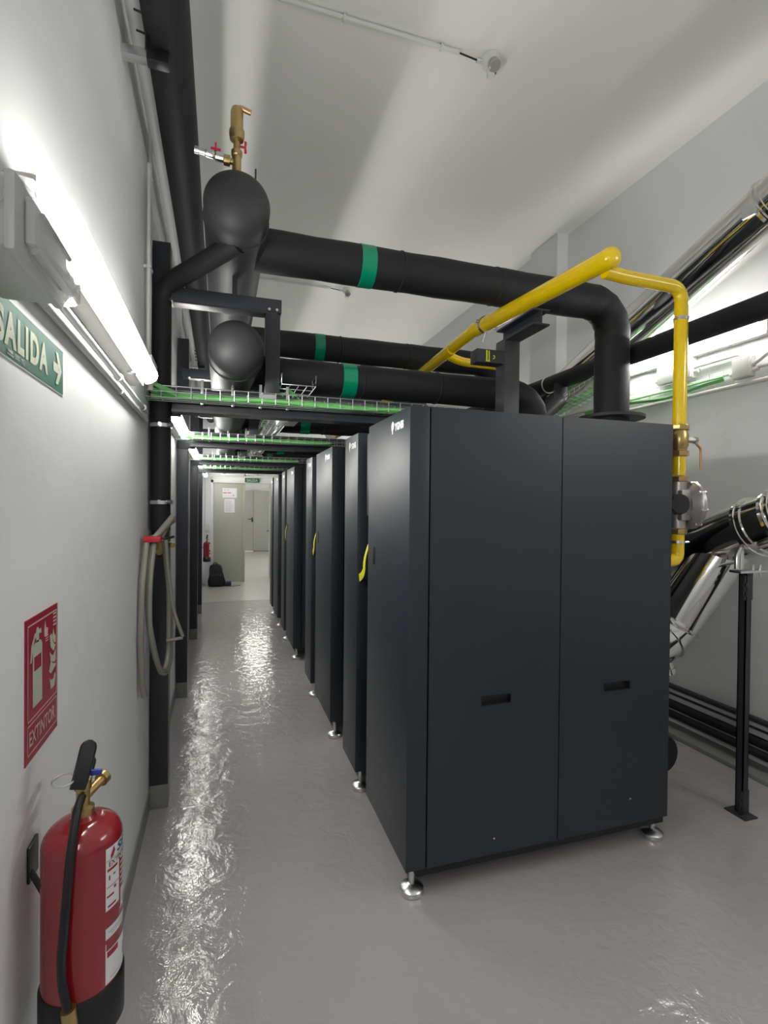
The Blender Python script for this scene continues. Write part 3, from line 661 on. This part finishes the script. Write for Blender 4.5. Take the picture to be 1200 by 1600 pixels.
# ================================================================== RIGHT WALL SERVICES
t = thing('wire_cable_tray', 'wire cable tray along the right wall below the tube lamp', 'cable tray', (3.1, 3, 2.4), None)
build('basket', basket(MB(), (3.10, 2.52, 2.43), (0, 1, 0), 1.3, (1, 0, 0), (0, 0, 1), .095, .075, .1, .002, 4), 'zinc', parent=t)
for k in range(3):
    yy = [2.5+.11*j for j in range(13)]
    build('green_cable', MB().tube([(3.085-.006*k, y, 2.435+.009*k-.035*math.exp(-((y-2.95)/.25)**2)*(k != 2)) for y in yy], .006, 8), 'cable_green', label=ORD[k]+' thin green cable from below on the right wall tray', cat='cable', group='green cables on the right wall tray')
def jbox(y0, y1, z0, z1, label):
    t = thing('junction_box', label, 'box', (XR, (y0+y1)/2, z0), None)
    build('base', MB().box(XR-.045, XR, y0, y1, z0, z1, .006), 'white_plastic', parent=t)
    build('lid', MB().box(XR-.06, XR-.045, y0+.004, y1-.004, z0+.004, z1-.004, .005), 'white_plastic', parent=t)
    for ya, yb in ((y0-.035, y0), (y1, y1+.03)): build('gland', MB().tube([(XR-.025, ya, z0+.04), (XR-.025, yb, z0+.04)], .014, 10), 'grey_plastic', parent=t)
jbox(2.80, 3.10, 2.53, 2.68, 'wide white junction box on the right wall under the tube lamp, behind the gas drop')
jbox(2.38, 2.50, 2.44, 2.57, 'square white junction box on the right wall at the picture edge')
for nm, path, r, lab in (
    ('wall_conduit', rnd([(3.175, 2.80, 2.60), (3.175, 2.47, 2.60), (3.175, 2.44, 2.57)], .03), .011, 'short white conduit linking the two junction boxes on the right wall'),
    ('wall_conduit', [(3.178, -1.5, 2.49), (3.178, 4.24, 2.49)], .011, 'upper white conduit running along the right wall behind the boxes'),
    ('wall_conduit', [(3.178, -1.5, 2.405), (3.178, 4.24, 2.405)], .014, 'lower white conduit running along the right wall behind the boxes'),
    ('wall_conduit', rnd([(3.17, 2.38, 2.51), (3.17, 2.28, 2.56), (3.17, 2.18, 2.61), (3.17, 1.5, 2.62)], .03), .012, 'grey flexible conduit leaving the square box towards the picture edge')):
    build(nm, MB().tube(path, r, 10), 'white_plastic', label=lab, cat='conduit', group='conduits on the right wall')
# low pipes along the right wall
low = ((3.165, .302, .019, 'foam_grey', 'upper grey-sleeved pipe running low along the right wall'), (3.172, .245, .008, 'steel_black', 'thin black pipe just below the top one, low on the right wall'),
       (3.16, .175, .030, 'foam', 'thick black pipe running low along the right wall'), (3.13, .115, .024, 'foam', 'black pipe below the thick one near the kerb of the right wall'), (3.168, .10, .024, 'foam', 'black pipe against the wall just above the kerb'))
for x, z, r, m_, lab in low:
    build('low_wall_pipe', MB().tube(sub((x, YB, z), (x, YE, z), 24), r, 16), m_, label=lab, cat='pipe', group='pipes low along the right wall')
def low_clamp(y, z, lab):
    t = thing('pipe_bracket', lab, 'bracket', (3.16, y, z), 'brackets of the low right wall pipes')
    m = MB().lathe([(.0195, -.008), (.023, -.008), (.023, .008), (.0195, .008)], (3.165, y, .302), (0, 1, 0), 20).tube([(3.15, y-.002, .33), (3.15, y-.002, .338)], .007, 8).box(3.146, 3.154, y-.006, y+.006, .232, .285)
    build('ring', m, 'zinc', parent=t)
    m = MB().lathe([(.0305, -.008), (.034, -.008), (.034, .008), (.0305, .008)], (3.16, y-.26, .175), (0, 1, 0), 20).tube([(3.127, y-.262, .19), (3.118, y-.262, .19)], .007, 8).box(3.115, 3.125, y-.27, y-.255, .10, .16)
    build('lower_ring', m, 'zinc', parent=t)
for y, n in ((2.42, 'bracket clamping the low pipes beside the flue post'), (1.2, 'bracket clamping the low pipes nearer the viewer'), (3.8, 'bracket clamping the low pipes behind the first boiler'), (5.2, 'bracket clamping the low pipes beyond the pilaster')): low_clamp(y, .1, n)

# ================================================================== CEILING DETECTORS
for k, (x, y, lab) in enumerate(((1.50, 2.74, 'grey gas detector on the ceiling at the end of the nearer conduit'), (1.45, 6.15, 'grey gas detector on the ceiling at the end of the farther conduit'))):
    t = thing('ceiling_detector', lab, 'detector', (x, y, ZC-.12), 'gas detectors on the ceiling')
    build('body', MB().lathe([(.0, 0), (.045, 0), (.05, .006), (.05, .055), (.03, .062), (.024, .066), (.024, .115), (.018, .12), (.0, .12)], (x, y-.015, ZC-.001), (0, 0, -1), 28), 'grey_plastic', parent=t)
    build('sensor_head', MB().lathe([(.0, 0), (.03, 0), (.034, .01), (.034, .04), (.028, .046), (.012, .046), (.012, .05), (.0, .05)], (x, y-.04, ZC-.06), (0, -.55, -.83), 24), 'cast_alu', parent=t)
    build('gland', MB().tube([(x-.045, y, ZC-.035), (x-.085, y, ZC-.035)], .013, 10), 'grey_plastic', parent=t)
    build('plug', MB().lathe([(.0, 0), (.017, 0), (.017, .035), (.011, .037), (.0, .037)], (x+.03, y+.03, ZC-.03), (.35, -.1, -.9), 16), 'black_plastic', parent=t)
    t = thing('ceiling_conduit', '%s straight grey conduit across the ceiling with saddle clips' % ['nearer', 'farther'][k].capitalize(), 'conduit', (.5, y, ZC-.03), 'ceiling conduits')
    build('tube', MB().tube([(XL+.02, y, ZC-.022), (x-.2, y, ZC-.022)], .013, 12), 'grey_plastic', parent=t)
    build('cable', MB().tube([(x-.21, y, ZC-.022), (x-.08, y, ZC-.035)], .005, 8), 'black_plastic', parent=t)
    for xx in (.15, .62, 1.19):
        build('clip', MB().lathe([(.014, -.006), (.02, -.006), (.02, .006), (.014, .006)], (xx, y, ZC-.022), (1, 0, 0), 14).box(xx-.006, xx+.006, y-.008, y+.008, ZC-.012, ZC), 'grey_plastic', parent=t)

# ================================================================== LEFT WALL
LW = lambda y0, z0, off=.0015: (lambda u, v: Vector((XL+off, y0+u, z0+v)))
# exit sign
t = thing('exit_sign', 'green exit sign with pale word and right arrow on the left wall', 'sign', (XL, 1.15, 1.85), None)
sy0, sy1, sz0, sz1 = .94, 1.357, 1.850, 1.948
build('plate', MB().box(XL, XL+.002, sy0, sy1, sz0, sz1), 'sign_green', parent=t, smooth=False)
build('white_edge', MB().box(XL, XL+.0015, sy0-.002, sy1+.002, sz0-.003, sz1+.002), 'label_white', parent=t, smooth=False)
lettering('lettering', 'SALIDA', .262, .062, LW(.985, 1.868, .0026), 'sign_pale', t, bold=.045, space=1.22)
a = MB(); flat(a, [(0, .022), (.026, .022), (.013, .050), (.026, .050), (.048, .0295), (.026, .009), (.013, .009), (.026, .035-.0), (.0, .035)], LW(1.288, 1.874, .0026)) if False else None
a = MB()
flat(a, [(0, .020), (.030, .020), (.030, .036), (0, .036)], (lambda u, v: Vector((XL+.0026, 1.284+u*1.25, 1.864+v*1.25))))
flat(a, [(.012, .056), (.026, .056), (.048, .028), (.032, .028)], (lambda u, v: Vector((XL+.0028, 1.284+u*1.25, 1.864+v*1.25)))); flat(a, [(.012, 0), (.032, .028), (.048, .028), (.026, 0)], (lambda u, v: Vector((XL+.0028, 1.284+u*1.25, 1.864+v*1.25))))
build('arrow', a, 'sign_pale', parent=t, smooth=False)
a = MB()
for u0, u1, v0, v1 in ((0, .03, 0, .003), (.004, .026, .005, .010), (.036, .06, .001, .003), (.036, .056, .005, .0065), (.036, .06, .008, .0095), (.066, .085, .001, .0025), (.068, .084, .004, .006), (.066, .085, .007, .009), (.078, .083, -.001, .011)):
    flat(a, [(u0, v0), (u1, v0), (u1, v1), (u0, v1)], LW(1.03, 1.854, .0026))
build('small_print', a, 'ink_grey', parent=t, smooth=False)

# extinguisher sign
t = thing('extinguisher_sign', 'red extinguisher sign on the left wall above the large extinguisher', 'sign', (XL, 1.22, 1.1), None)
y0, y1, z0, z1 = 1.121, 1.320, 1.100, 1.377; W = y1-y0; Hh = z1-z0
build('plate', MB().box(XL, XL+.002, y0, y1, z0, z1), 'sign_red', parent=t, smooth=False)
def ring_rect(mb, u0, u1, v0, v1, th, fn):
    for a, b, c, d in ((u0, u1, v0, v0+th), (u0, u1, v1-th, v1), (u0, u0+th, v0, v1), (u1-th, u1, v0, v1)): flat(mb, [(a, c), (b, c), (b, d), (a, d)], fn)
fn = LW(y0, z0, .0026)
a = MB(); ring_rect(a, .010, W-.008, .078, Hh-.012, .003, fn); ring_rect(a, .010, W-.008, .014, .072, .0025, fn); build('border', a, 'sign_pink', parent=t, smooth=False)
lettering('lettering', 'EXTINTOR', .158, .030, LW(y0+.020, z0+.028, .0026), 'sign_pink', t, bold=.015)
a = MB()
def ell(cx, cy, rx, ry, a0, a1, n=10): return [(cx+rx*math.cos(a0+(a1-a0)*k/n), cy+ry*math.sin(a0+(a1-a0)*k/n)) for k in range(n+1)]
# bottle pictogram
flat(a, [(.038, .098), (.094, .098), (.094, .168), (.038, .168)], fn)
flat(a, [(.038, .196), (.094, .196)]+[(.094, .212)]+ell(.066, .212, .028, .014, 0, PI)[1:-1]+[(.038, .212)], fn)
flat(a, [(.038, .168), (.046, .168), (.046, .196), (.038, .196)], fn); flat(a, [(.088, .168), (.094, .168), (.094, .196), (.088, .196)], fn)
flat(a, [(.058, .222), (.074, .222), (.074, .238), (.088, .236), (.088, .246), (.074, .246), (.070, .252), (.060, .252), (.056, .242)], fn)
flat(a, [(.058, .240), (.050, .244), (.030, .222), (.024, .190), (.032, .190), (.038, .214), (.050, .232), (.058, .234)], fn)
build('bottle_pictogram', a, 'sign_pale', parent=t, smooth=False); a = MB()
# flames
flat(a, [(.150, .098), (.176, .098), (.184, .120), (.178, .128), (.168, .116), (.150, .118), (.142, .126)], fn)
flat(a, [(.138, .140), (.150, .120+.012), (.184, .140), (.184, .146), (.166, .150), (.150, .160)], fn)
flat(a, [(.142, .182), (.148, .160), (.176, .150), (.184, .154), (.184, .178), (.166, .168), (.154, .172)], fn)
flat(a, [(.142, .216), (.148, .190), (.170, .176), (.184, .186), (.166, .196), (.156, .218)], fn)
flat(a, [(.168, .228), (.160, .210), (.172, .194), (.184, .192), (.184, .206), (.174, .214)], fn)
build('flame_pictogram', a, 'sign_pale', parent=t, smooth=False)
a = MB()
for k in range(4): flat(a, [(.166, .232+.008*k), (.186, .232+.008*k), (.186, .236+.008*k), (.166, .236+.008*k)], fn)
flat(a, [(.108, .222), (.128, .222), (.132, .236), (.118, .240), (.112, .256), (.106, .238)], fn)
for k in range(3): flat(a, [(.114, .210+.005*k), (.134, .210+.005*k), (.134, .212+.005*k), (.114, .212+.005*k)], fn)
build('small_print', a, 'sign_pink', parent=t, smooth=False)

# fire extinguishers
def extinguisher(cx, cy, zb, label, big=True):
    r = .069
    t = thing('fire_extinguisher', label, 'fire extinguisher', (cx, cy, zb), 'red fire extinguishers on the left wall')
    H_ = .400
    prof = [(r, .085), (r, H_-.045)]+[(r-.045*(1-math.cos(a)), H_-.045+.040*math.sin(a)) for a in [PI/2*k/8 for k in range(1, 9)]]+[(.018, H_+.004)]
    build('cylinder', MB().lathe(prof, (cx, cy, zb), (0, 0, 1), 56), 'ext_red', parent=t)
    build('base_ring', MB().lathe([(.058, 0), (r+.004, .006), (r+.004, .088), (r+.001, .093)], (cx, cy, zb), (0, 0, 1), 48), 'black_rubber', parent=t)
    zt = zb+H_
    build('valve_body', MB().lathe([(.016, 0), (.02, .004), (.02, .016), (.012, .02), (.012, .05), (.015, .052), (.015, .07)], (cx, cy, zt), (0, 0, 1), 18).tube([(cx, cy, zt+.032), (cx+.026, cy+.052, zt+.044)], .0095, 12).lathe([(.0, 0), (.014, 0), (.014, .012), (.0, .014)], (cx+.022, cy+.045, zt+.042), (.4, .9, .15), 14), 'brass', parent=t)
    # lever and grip
    def plate(p0, p1, w0, w1, th, nm, up=(0, 0, 1)):
        p0, p1 = Vector(p0), Vector(p1); d = (p1-p0).normalized(); s_ = Vector(up).cross(d).normalized(); n_ = d.cross(s_)
        mb = MB(); n = 16; st_ = []
        for i in range(n+1):
            q = i/n; wv_ = (w0*(1-q)+w1*q)*(1 if q < .82 else math.sqrt(max(.03, 1-((q-.82)/.18)**2))); cpt = p0.lerp(p1, q)+n_*.006*math.sin(q*PI)
            st_.append([cpt-s_*wv_/2-n_*th*1.5, cpt-s_*wv_/2, cpt-s_*wv_*.4+n_*th, cpt+s_*wv_*.4+n_*th, cpt+s_*wv_/2, cpt+s_*wv_/2-n_*th*1.5, cpt+s_*wv_*.4, cpt-s_*wv_*.4])
        vs = [v for ring in st_ for v in ring]; fs = []
        for i in range(n):
            for k in range(8): a_, b_ = i*8+k, i*8+(k+1) % 8; fs.append((a_, b_, b_+8, a_+8))
        fs += [tuple(range(8)), tuple(reversed(range(n*8, n*8+8)))]
        mb.raw(vs, fs); return build(nm, mb, 'black_plastic', parent=t)
    plate((cx-.006, cy-.014, zt+.058), (cx+.010, cy+.012, zt+.140), .028, .030, .0045, 'lever', up=(.25, -1, .35))
    plate((cx+.0, cy+.008, zt+.055), (cx-.004, cy+.085, zt+.072), .022, .022, .004, 'carry_grip')
    rg = MB().tube([(cx-.028+.019*math.cos(a), cy-.02+.004*math.cos(a), zt+.075+.015*math.sin(a)*.6+.0*a) if False else (cx-.030+.019*math.cos(a), cy-.012+.017*math.sin(a), zt+.078+.004*math.sin(a)) for a in [2*PI*k/20 for k in range(20)]], .0017, 6, closed=True)
    rg.tube([(cx-.012, cy-.012, zt+.078), (cx+.012, cy-.008, zt+.080)], .002, 6)
    build('safety_pin', rg, 'zinc', parent=t)
    build('seal_tag', MB().box(cx+.012, cx+.032, cy+.0, cy+.006, zt+.074, zt+.084, .001), 'blue_plastic', parent=t, label='blue seal tag')
    # hose
    hs = rnd([(cx+.002, cy-.016, zt+.045), (cx+.0, cy-.045, zt+.035), (cx-.002, cy-r-.012, zt-.03), (cx-.010, cy-r-.016, zt-.15), (cx-.016, cy-r-.015, zb+.16), (cx-.002, cy-r-.013, zb+.085)], .04, 6)
    ho = build('hose', MB().tube(hs, .0075, 14), 'black_rubber', parent=t)
    build('nozzle', MB().tube([(cx-.004, cy-r-.0135, zb+.10), (cx+.0, cy-r-.013, zb+.066)], .0125, 14), 'brass', parent=ho)
    br = MB().box(XL, XL+.006, cy+.02, cy+.07, zt-.13, zt-.06, .002).tube(rnd([(XL+.004, cy+.03, zt-.11), (cx-r+.012, cy-.02, zt-.13), (cx-r+.012, cy-.03, zt-.10)], .01), .006, 8)
    build('wall_hook', br, 'black_plastic', parent=t)
    # label wrapped round the cylinder: angle measured from -Y towards +X
    def cyl(a0, zz): return lambda u, v, e=.0: Vector((cx+(r+.0006+e)*math.sin(a0+u/r), cy-(r+.0006+e)*math.cos(a0+u/r), zz+v))
    def patch(mb, fn_, u0, u1, v0, v1, e=.0):
        n = max(1, int((u1-u0)/.005)); vs = []
        for i in range(n+1):
            u = u0+(u1-u0)*i/n; vs += [fn_(u, v0, e), fn_(u, v1, e)]
        mb.raw(vs, [(2*i, 2*i+2, 2*i+3, 2*i+1) for i in range(n)])
    A0 = math.radians(45); F = cyl(A0, zb)
    F = cyl(A0, zb-.008); L1 = MB(); patch(L1, F, 0, .075, .325, .362); patch(L1, F, 0, .034, .244, .325); patch(L1, F, .040, .075, .225, .262); patch(L1, F, 0, .075, .190, .211); patch(L1, F, 0, .075, .105, .168)
    patch(L1, F, 0, .0015, .168, .182); 
    for q in range(6): patch(L1, F, .040, .072, .270+.010*q, .2735+.010*q)
    patch(L1, F, .036, .075, .224, .226)
    lb = build('label', L1, 'label_white', parent=t, smooth=False, label='white instruction label')
    L2 = MB()
    patch(L2, F, .003, .028, .317, .322, .0004); patch(L2, F, .002, .018, .268, .272, .0004); patch(L2, F, .002, .033, .2865, .288, .0004)
    patch(L2, F, .006, .009, .300, .309, .0004); patch(L2, F, .016, .022, .305, .308, .0004); patch(L2, F, .018, .024, .278, .284, .0004); patch(L2, F, .004, .024, .249, .253, .0004)
    patch(L2, F, .003, .03, .1545, .166, .0004)
    flat(L2, [(.010, .339), (.016, .341), (.021, .350), (.018, .360), (.014, .353), (.010, .346)], lambda u, v: F(u, v, .0004))
    flat(L2, [(.052, .125), (.056, .122), (.060, .136), (.060, .150), (.055, .143)], lambda u, v: F(u, v, .0004))
    build('red_print', L2, 'sign_red', parent=lb, smooth=False)
    L3 = MB()
    for q, (u0, u1, v) in enumerate(((.012, .06, .1955), (.006, .07, .201), (.01, .04, .112), (.044, .07, .232), (.044, .07, .238), (.046, .068, .246), (.001, .075, .3375))): patch(L3, F, u0, u1, v, v+.0015, .0005)
    build('grey_print', L3, 'ink_grey', parent=lb, smooth=False)
    if big:
        lettering('lettering', 'SE', .03, .022, lambda u, v: F(.026+u, .342+v*.8, .0005), 'ink_blue', lb, bold=.03, italic=.2)
        lettering('lettering', 'EXTINTOR', .062, .010, lambda u, v: F(.006+u, .3255+v, .0005), 'ink_dark', lb, bold=.02)
    return t
extinguisher(-.250, 1.115, .598, 'large red fire extinguisher hanging on the left wall in the foreground, below the red sign')
extinguisher(-.255, 10.75, .47, 'small looking red fire extinguisher at the far end of the left wall, above the backpack', big=False)

# emergency light
t = thing('emergency_light', 'grey emergency light with clear cover at the left edge, below the tube lamp', 'emergency light', (XL, .9, 1.935), None)
build('body', MB().box(XL, -.268, .795, 1.008, 1.936, 2.032, .010, 3), 'grey_plastic', parent=t)
build('rim', MB().box(-.272, -.258, .790, 1.013, 1.931, 2.037, .006, 2), 'grey_plastic', parent=t)
# bulged clear cover
cv = MB(); q0 = [(.795, 1.936), (1.008, 1.936), (1.008, 2.032), (.795, 2.032)]
n = 1; lay = []
for xx, ins in ((-.258, 0), (-.240, .002), (-.232, .006), (-.229, .014)):
    lay.append([(xx, y+(ins if y < .9 else -ins), z+(ins if z < 1.98 else -ins)) for y, z in q0])
vs = [v for l in lay for v in l]; fs = []
for i in range(3):
    for k in range(4): fs.append((i*4+k, i*4+(k+1) % 4, i*4+4+(k+1) % 4, i*4+4+k))
fs += [(12, 13, 14, 15)]
cv.raw(vs, fs); build('clear_cover', cv, 'clear_plastic', parent=t)
build('reflector', MB().box(-.257, -.246, .825, .980, 1.952, 2.016, .003), 'reflector', parent=t)
build('lamp_tube', MB().tube([(-.240, .835, 2.002), (-.240, .97, 2.002)], .004, 8), 'white_plastic', parent=t)
build('knockout', MB().tube([(-.283+.012*math.cos(a), .794, 2.003+.012*math.sin(a)) for a in [2*PI*k/24 for k in range(24)]], .0013, 6, closed=True), 'grey_plastic', parent=t)
t = thing('round_wall_box', 'small beige round wall box between emergency light and tube lamp', 'box', (XL, 1.0, 2.09), None)
build('body', MB().lathe([(.0, 0), (.034, 0), (.036, .01), (.03, .05), (.0, .052)], (XL, .985, 2.095), (1, 0, 0), 28), 'frame_white', parent=t)

# conduits of the left wall
def conduit(path, r, label, m='grey_plastic', clips=()):
    t = thing('wall_conduit', label, 'conduit', tuple(path[0]), None)
    build('tube', MB().tube(path, r, 12), m, parent=t)
    for c in clips:
        x, y, z, ax = c
        build('clip', MB().lathe([(r, -.007), (r+.005, -.007), (r+.005, .007), (r, .007)], (x, y, z), ax, 14).box(XL, x, y-.006, y+.006, z-.006, z+.006), m, parent=t)
conduit([(XL+.02, 1.0, 2.028), (XL+.02, 2.62, 2.028)], .0095, 'upper grey conduit running along the left wall just below the nearest tube lamp', clips=((XL+.02, 1.93, 2.028, (0, 1, 0)), (XL+.02, 2.5, 2.028, (0, 1, 0))))
conduit([(XL+.013, .9, 1.998), (XL+.013, 2.66, 1.998)], .0095, 'lower grey conduit running along the left wall below the nearest tube lamp', clips=((XL+.013, 2.0, 1.998, (0, 1, 0)),))
conduit([(XL+.013, 2.76, 2.27), (XL+.013, 2.76, ZC-.03)], .0095, 'vertical grey conduit climbing the left wall beside the first column', clips=((XL+.013, 2.76, 3.18, (0, 0, 1)), (XL+.013, 2.76, 2.74, (0, 0, 1))))
conduit([(XL+.02, 2.66, 2.30), (XL+.02, 2.66, 3.2)], .0085, 'second vertical grey conduit next to the first column', clips=((XL+.02, 2.66, 2.72, (0, 0, 1)),))
t = thing('junction_box', 'grey junction box on the left wall at the far end of the nearest tube lamp', 'box', (XL, 2.55, 2.18), None)
build('base', MB().box(XL, XL+.045, 2.47, 2.69, 2.175, 2.265, .005), 'grey_plastic', parent=t)
build('lid', MB().box(XL+.045, XL+.058, 2.475, 2.685, 2.18, 2.26, .004), 'grey_plastic', parent=t)
build('gland', MB().tube([(XL+.03, 2.66, 2.14), (XL+.03, 2.66, 2.175)], .012, 10), 'white_plastic', parent=t)
for k, (y0_, y1_) in enumerate(((4.65, 5.1), (6.5, 7.1))):
    conduit([(XL+.02, y0_, .13), (XL+.02, y0_, 3.3)], .011, ['vertical grey conduit on the left wall behind the second column', 'vertical grey conduit on the left wall behind the third column'][k])

# hose coil with tap at the foot of the riser
t = thing('drain_tap', 'brass drain tap at the foot of the insulated riser', 'tap', (-.285, 2.74, 1.40), None)
build('body', MB().tube([(-.293, 2.845, 1.47), (-.293, 2.845, 1.36), (-.293, 2.80, 1.36)], .016, 14).tube([(-.29, 2.84, 1.41), (-.22, 2.70, 1.40)], .012, 12).lathe([(.022, 0), (.022, .02)], (-.293, 2.845, 1.44), (0, 0, 1), 8), 'brass', parent=t)
build('lever', MB().tube([(-.262, 2.70, 1.43), (-.214, 2.67, 1.445)], .006, 8), 'steel_black', parent=t)
def loop(y, x, top, bot, wid, ph, n=28):
    out = []
    for k in range(n+1):
        a = 2*PI*k/n
        out.append((x+.012*math.sin(a+ph), y+wid*math.sin(a), (top+bot)/2+(top-bot)/2*math.cos(a)))
    return out
t = thing('coiled_hose', 'clear greyish hose coiled in long loops and hung at the first left column', 'hose', (-.3, 2.7, .75), None)
hp = []
# loops run in a plane slightly off the wall: x from wall to aisle, hanging from z 1.47
def hang(x0, x1, y0, y1, top, bot, n=16):
    pts = []
    for k in range(n+1):
        q = k/n; a = PI*q
        pts.append((x0+(x1-x0)*(1-math.cos(a))/2, y0+(y1-y0)*q, top-(top-bot)*math.sin(a)**.62))
    return pts
L1 = MB().tube([(-.322, 2.58, 1.435), (-.330, 2.50, 1.25), (-.334, 2.48, 1.0), (-.330, 2.50, .80), (-.322, 2.52, .735)], .0135, 12)
L1.tube(rnd([(-.300, 2.62, 1.45), (-.312, 2.55, 1.30), (-.312, 2.53, 1.10), (-.285, 2.55, .92), (-.262, 2.60, .81), (-.243, 2.66, .79), (-.232, 2.72, .84), (-.235, 2.76, 1.1), (-.262, 2.72, 1.42)], .09, 5), .013, 12)
L1.tube(rnd([(-.290, 2.60, 1.45), (-.302, 2.52, 1.25), (-.300, 2.50, 1.02), (-.272, 2.55, .86), (-.250, 2.62, .80), (-.238, 2.70, .86), (-.240, 2.74, 1.15), (-.255, 2.70, 1.44)], .09, 5), .0115, 12)
L1.tube(rnd([(-.29, 2.62, 1.445), (-.25, 2.66, 1.50), (-.222, 2.70, 1.54)], .03), .015, 12)
L1.tube(rnd([(-.27, 2.66, 1.44), (-.245, 2.70, 1.50), (-.222, 2.74, 1.52)], .03), .012, 12)
build('loops', L1, 'hose_clear', parent=t)
L2 = MB().tube(rnd([(-.25, 2.66, 1.43), (-.238, 2.68, 1.25), (-.215, 2.68, 1.08), (-.172, 2.68, .955)], .08), .009, 10).tube([(-.172, 2.68, .95), (-.245, 2.68, .94)], .008, 10)
build('loose_end', L2, 'hose_clear', parent=t)
build('red_tie', MB().box(-.335, -.262, 2.56, 2.64, 1.425, 1.452, .006), 'tap_red', parent=t, label='red strap tie')

# ================================================================== END OF THE ROOM
t = thing('exit_sign', 'small green exit sign over the doorway in the end wall', 'sign', (.62, YE, 2.06), None)
build('plate', MB().box(.475, .765, YE-.040, YE-.036, 2.068, 2.158), 'sign_green', parent=t, smooth=False)
lettering('lettering', 'SALIDA', .22, .058, lambda u, v: Vector((.51+u, YE-.0405, 2.084+v)), 'sign_pale', t, bold=.03, space=1.15)
t = thing('notice_sheet', 'white notice with red print on the closed door leaf, upper one', 'notice', (.16, YE, 1.73), 'paper notices on the door leaf')
build('sheet', MB().box(.035, .318, YE+.017, YE+.0195, 1.745, 1.945), 'paper', parent=t, smooth=False)
lettering('lettering', 'AVISO', .15, .028, lambda u, v: Vector((.05+u, YE+.0165, 1.83+v)), 'tap_red', t, bold=.02) if False else None
m = MB()
for u0, u1, v in ((.05, .125, 1.838), (.135, .20, 1.838), (.05, .12, 1.852), (.14, .2, 1.852)): flat(m, [(u0, v), (u1, v), (u1, v+.009), (u0, v+.009)], lambda u, v_: Vector((u, YE+.0165, v_)))
build('red_print', m, 'tap_red', parent=t, smooth=False)
m = MB()
for u0, u1, v in ((.06, .10, 1.90), (.12, .16, 1.90), (.235, .26, 1.785), (.24, .265, 1.80)): flat(m, [(u0, v), (u1, v), (u1, v+.012), (u0, v+.012)], lambda u, v_: Vector((u, YE+.0165, v_)))
build('grey_print', m, 'ink_grey', parent=t, smooth=False)
t = thing('notice_sheet', 'white typed sheet on the closed door leaf, lower one', 'notice', (.17, YE, 1.44), 'paper notices on the door leaf')
build('sheet', MB().box(.07, .275, YE+.017, YE+.0195, 1.445, 1.725), 'paper', parent=t, smooth=False)
m = MB()
for k in range(13): flat(m, [(.09, 1.47+.018*k), (.19+.06*random.random(), 1.47+.018*k), (.19+.06*random.random(), 1.474+.018*k), (.09, 1.474+.018*k)], lambda u, v_: Vector((u, YE+.0165, v_)))
build('typed_lines', m, 'ink_grey', parent=t, smooth=False)
t = thing('wall_trunking', 'white cable trunking across the end wall above the doorway', 'trunking', (.3, YE, 2.2), None)
build('duct', MB().box(-.35, 1.6, YE-.05, YE, 2.22, 2.30, .004), 'frame_white', parent=t)
build('box', MB().box(.49, .70, YE-.09, YE-.05, 2.21, 2.33, .006), 'frame_white', parent=t)
build('emergency_lamp', MB().box(0, .46, YE-.09, YE-.05, 2.19, 2.30, .01), 'white_plastic', parent=t)
conduit([(-.30, YE-.03, .9), (-.30, YE-.03, 2.2)], .012, 'vertical pipe in the left corner of the end wall')
build('switch_box', MB().box(-.30, -.22, YE-.05, YE, 1.08, 1.20, .006), 'grey_plastic', label='small grey switch box on the end wall above the far extinguisher', cat='switch')

# backpack
t = thing('backpack', 'black backpack slumped on the floor against the closed door leaf', 'backpack', (-.05, 10.62, 0), None)
b = MB(); n = 12; rings = []
for i in range(n+1):
    q = i/n; z = .43*q; wx = .17*(1-.45*q**2.2)*(.93+.07*math.sin(q*9)); wy = .13*(1-.55*q**1.8)
    cx_ = -.06-.03*q
    if i == n: wx *= .5; wy *= .5
    rings.append([b.b.verts.new((cx_+wx*math.copysign(abs(math.cos(a))**.75, math.cos(a)), 10.66+wy*math.copysign(abs(math.sin(a))**.75, math.sin(a))+.03*q, z)) for a in [2*PI*k/24 for k in range(24)]])
for p, q in zip(rings, rings[1:]):
    for k in range(24): b.b.faces.new((p[k], p[(k+1) % 24], q[(k+1) % 24], q[k]))
b.b.faces.new(list(reversed(rings[0]))); b.b.faces.new(rings[-1])
build('bag', b, 'bag_cloth', parent=t)
b = MB().box(-.19, .06, 10.49, 10.56, .03, .24, .03, 4); build('front_pocket', b, 'bag_cloth', parent=t)
build('carry_loop', MB().tube([(-.13, 10.69, .42), (-.12, 10.68, .455), (-.07, 10.68, .455), (-.06, 10.69, .42)], .009, 8), 'bag_cloth', parent=t)
for s_ in (-1, 1):
    build('shoulder_strap', MB().tube([(-.08+.07*s_, 10.56, .38), (-.07+.12*s_, 10.50, .25), (-.06+.14*s_, 10.52, .10), (-.06+.13*s_, 10.56, .02)], .012, 8), 'bag_cloth', parent=t)
build('cloth_flap', MB().box(.08, .21, 10.55, 10.66, .004, .09, .025, 3), 'bag_blue', parent=t, label='dark blue loose cloth')
build('cord', MB().tube(rnd([(.10, 10.54, .006), (.25, 10.50, .006), (.38, 10.60, .006)], .05), .005, 6), 'black_rubber', label='thin black cord lying on the floor beside the backpack', cat='cord')
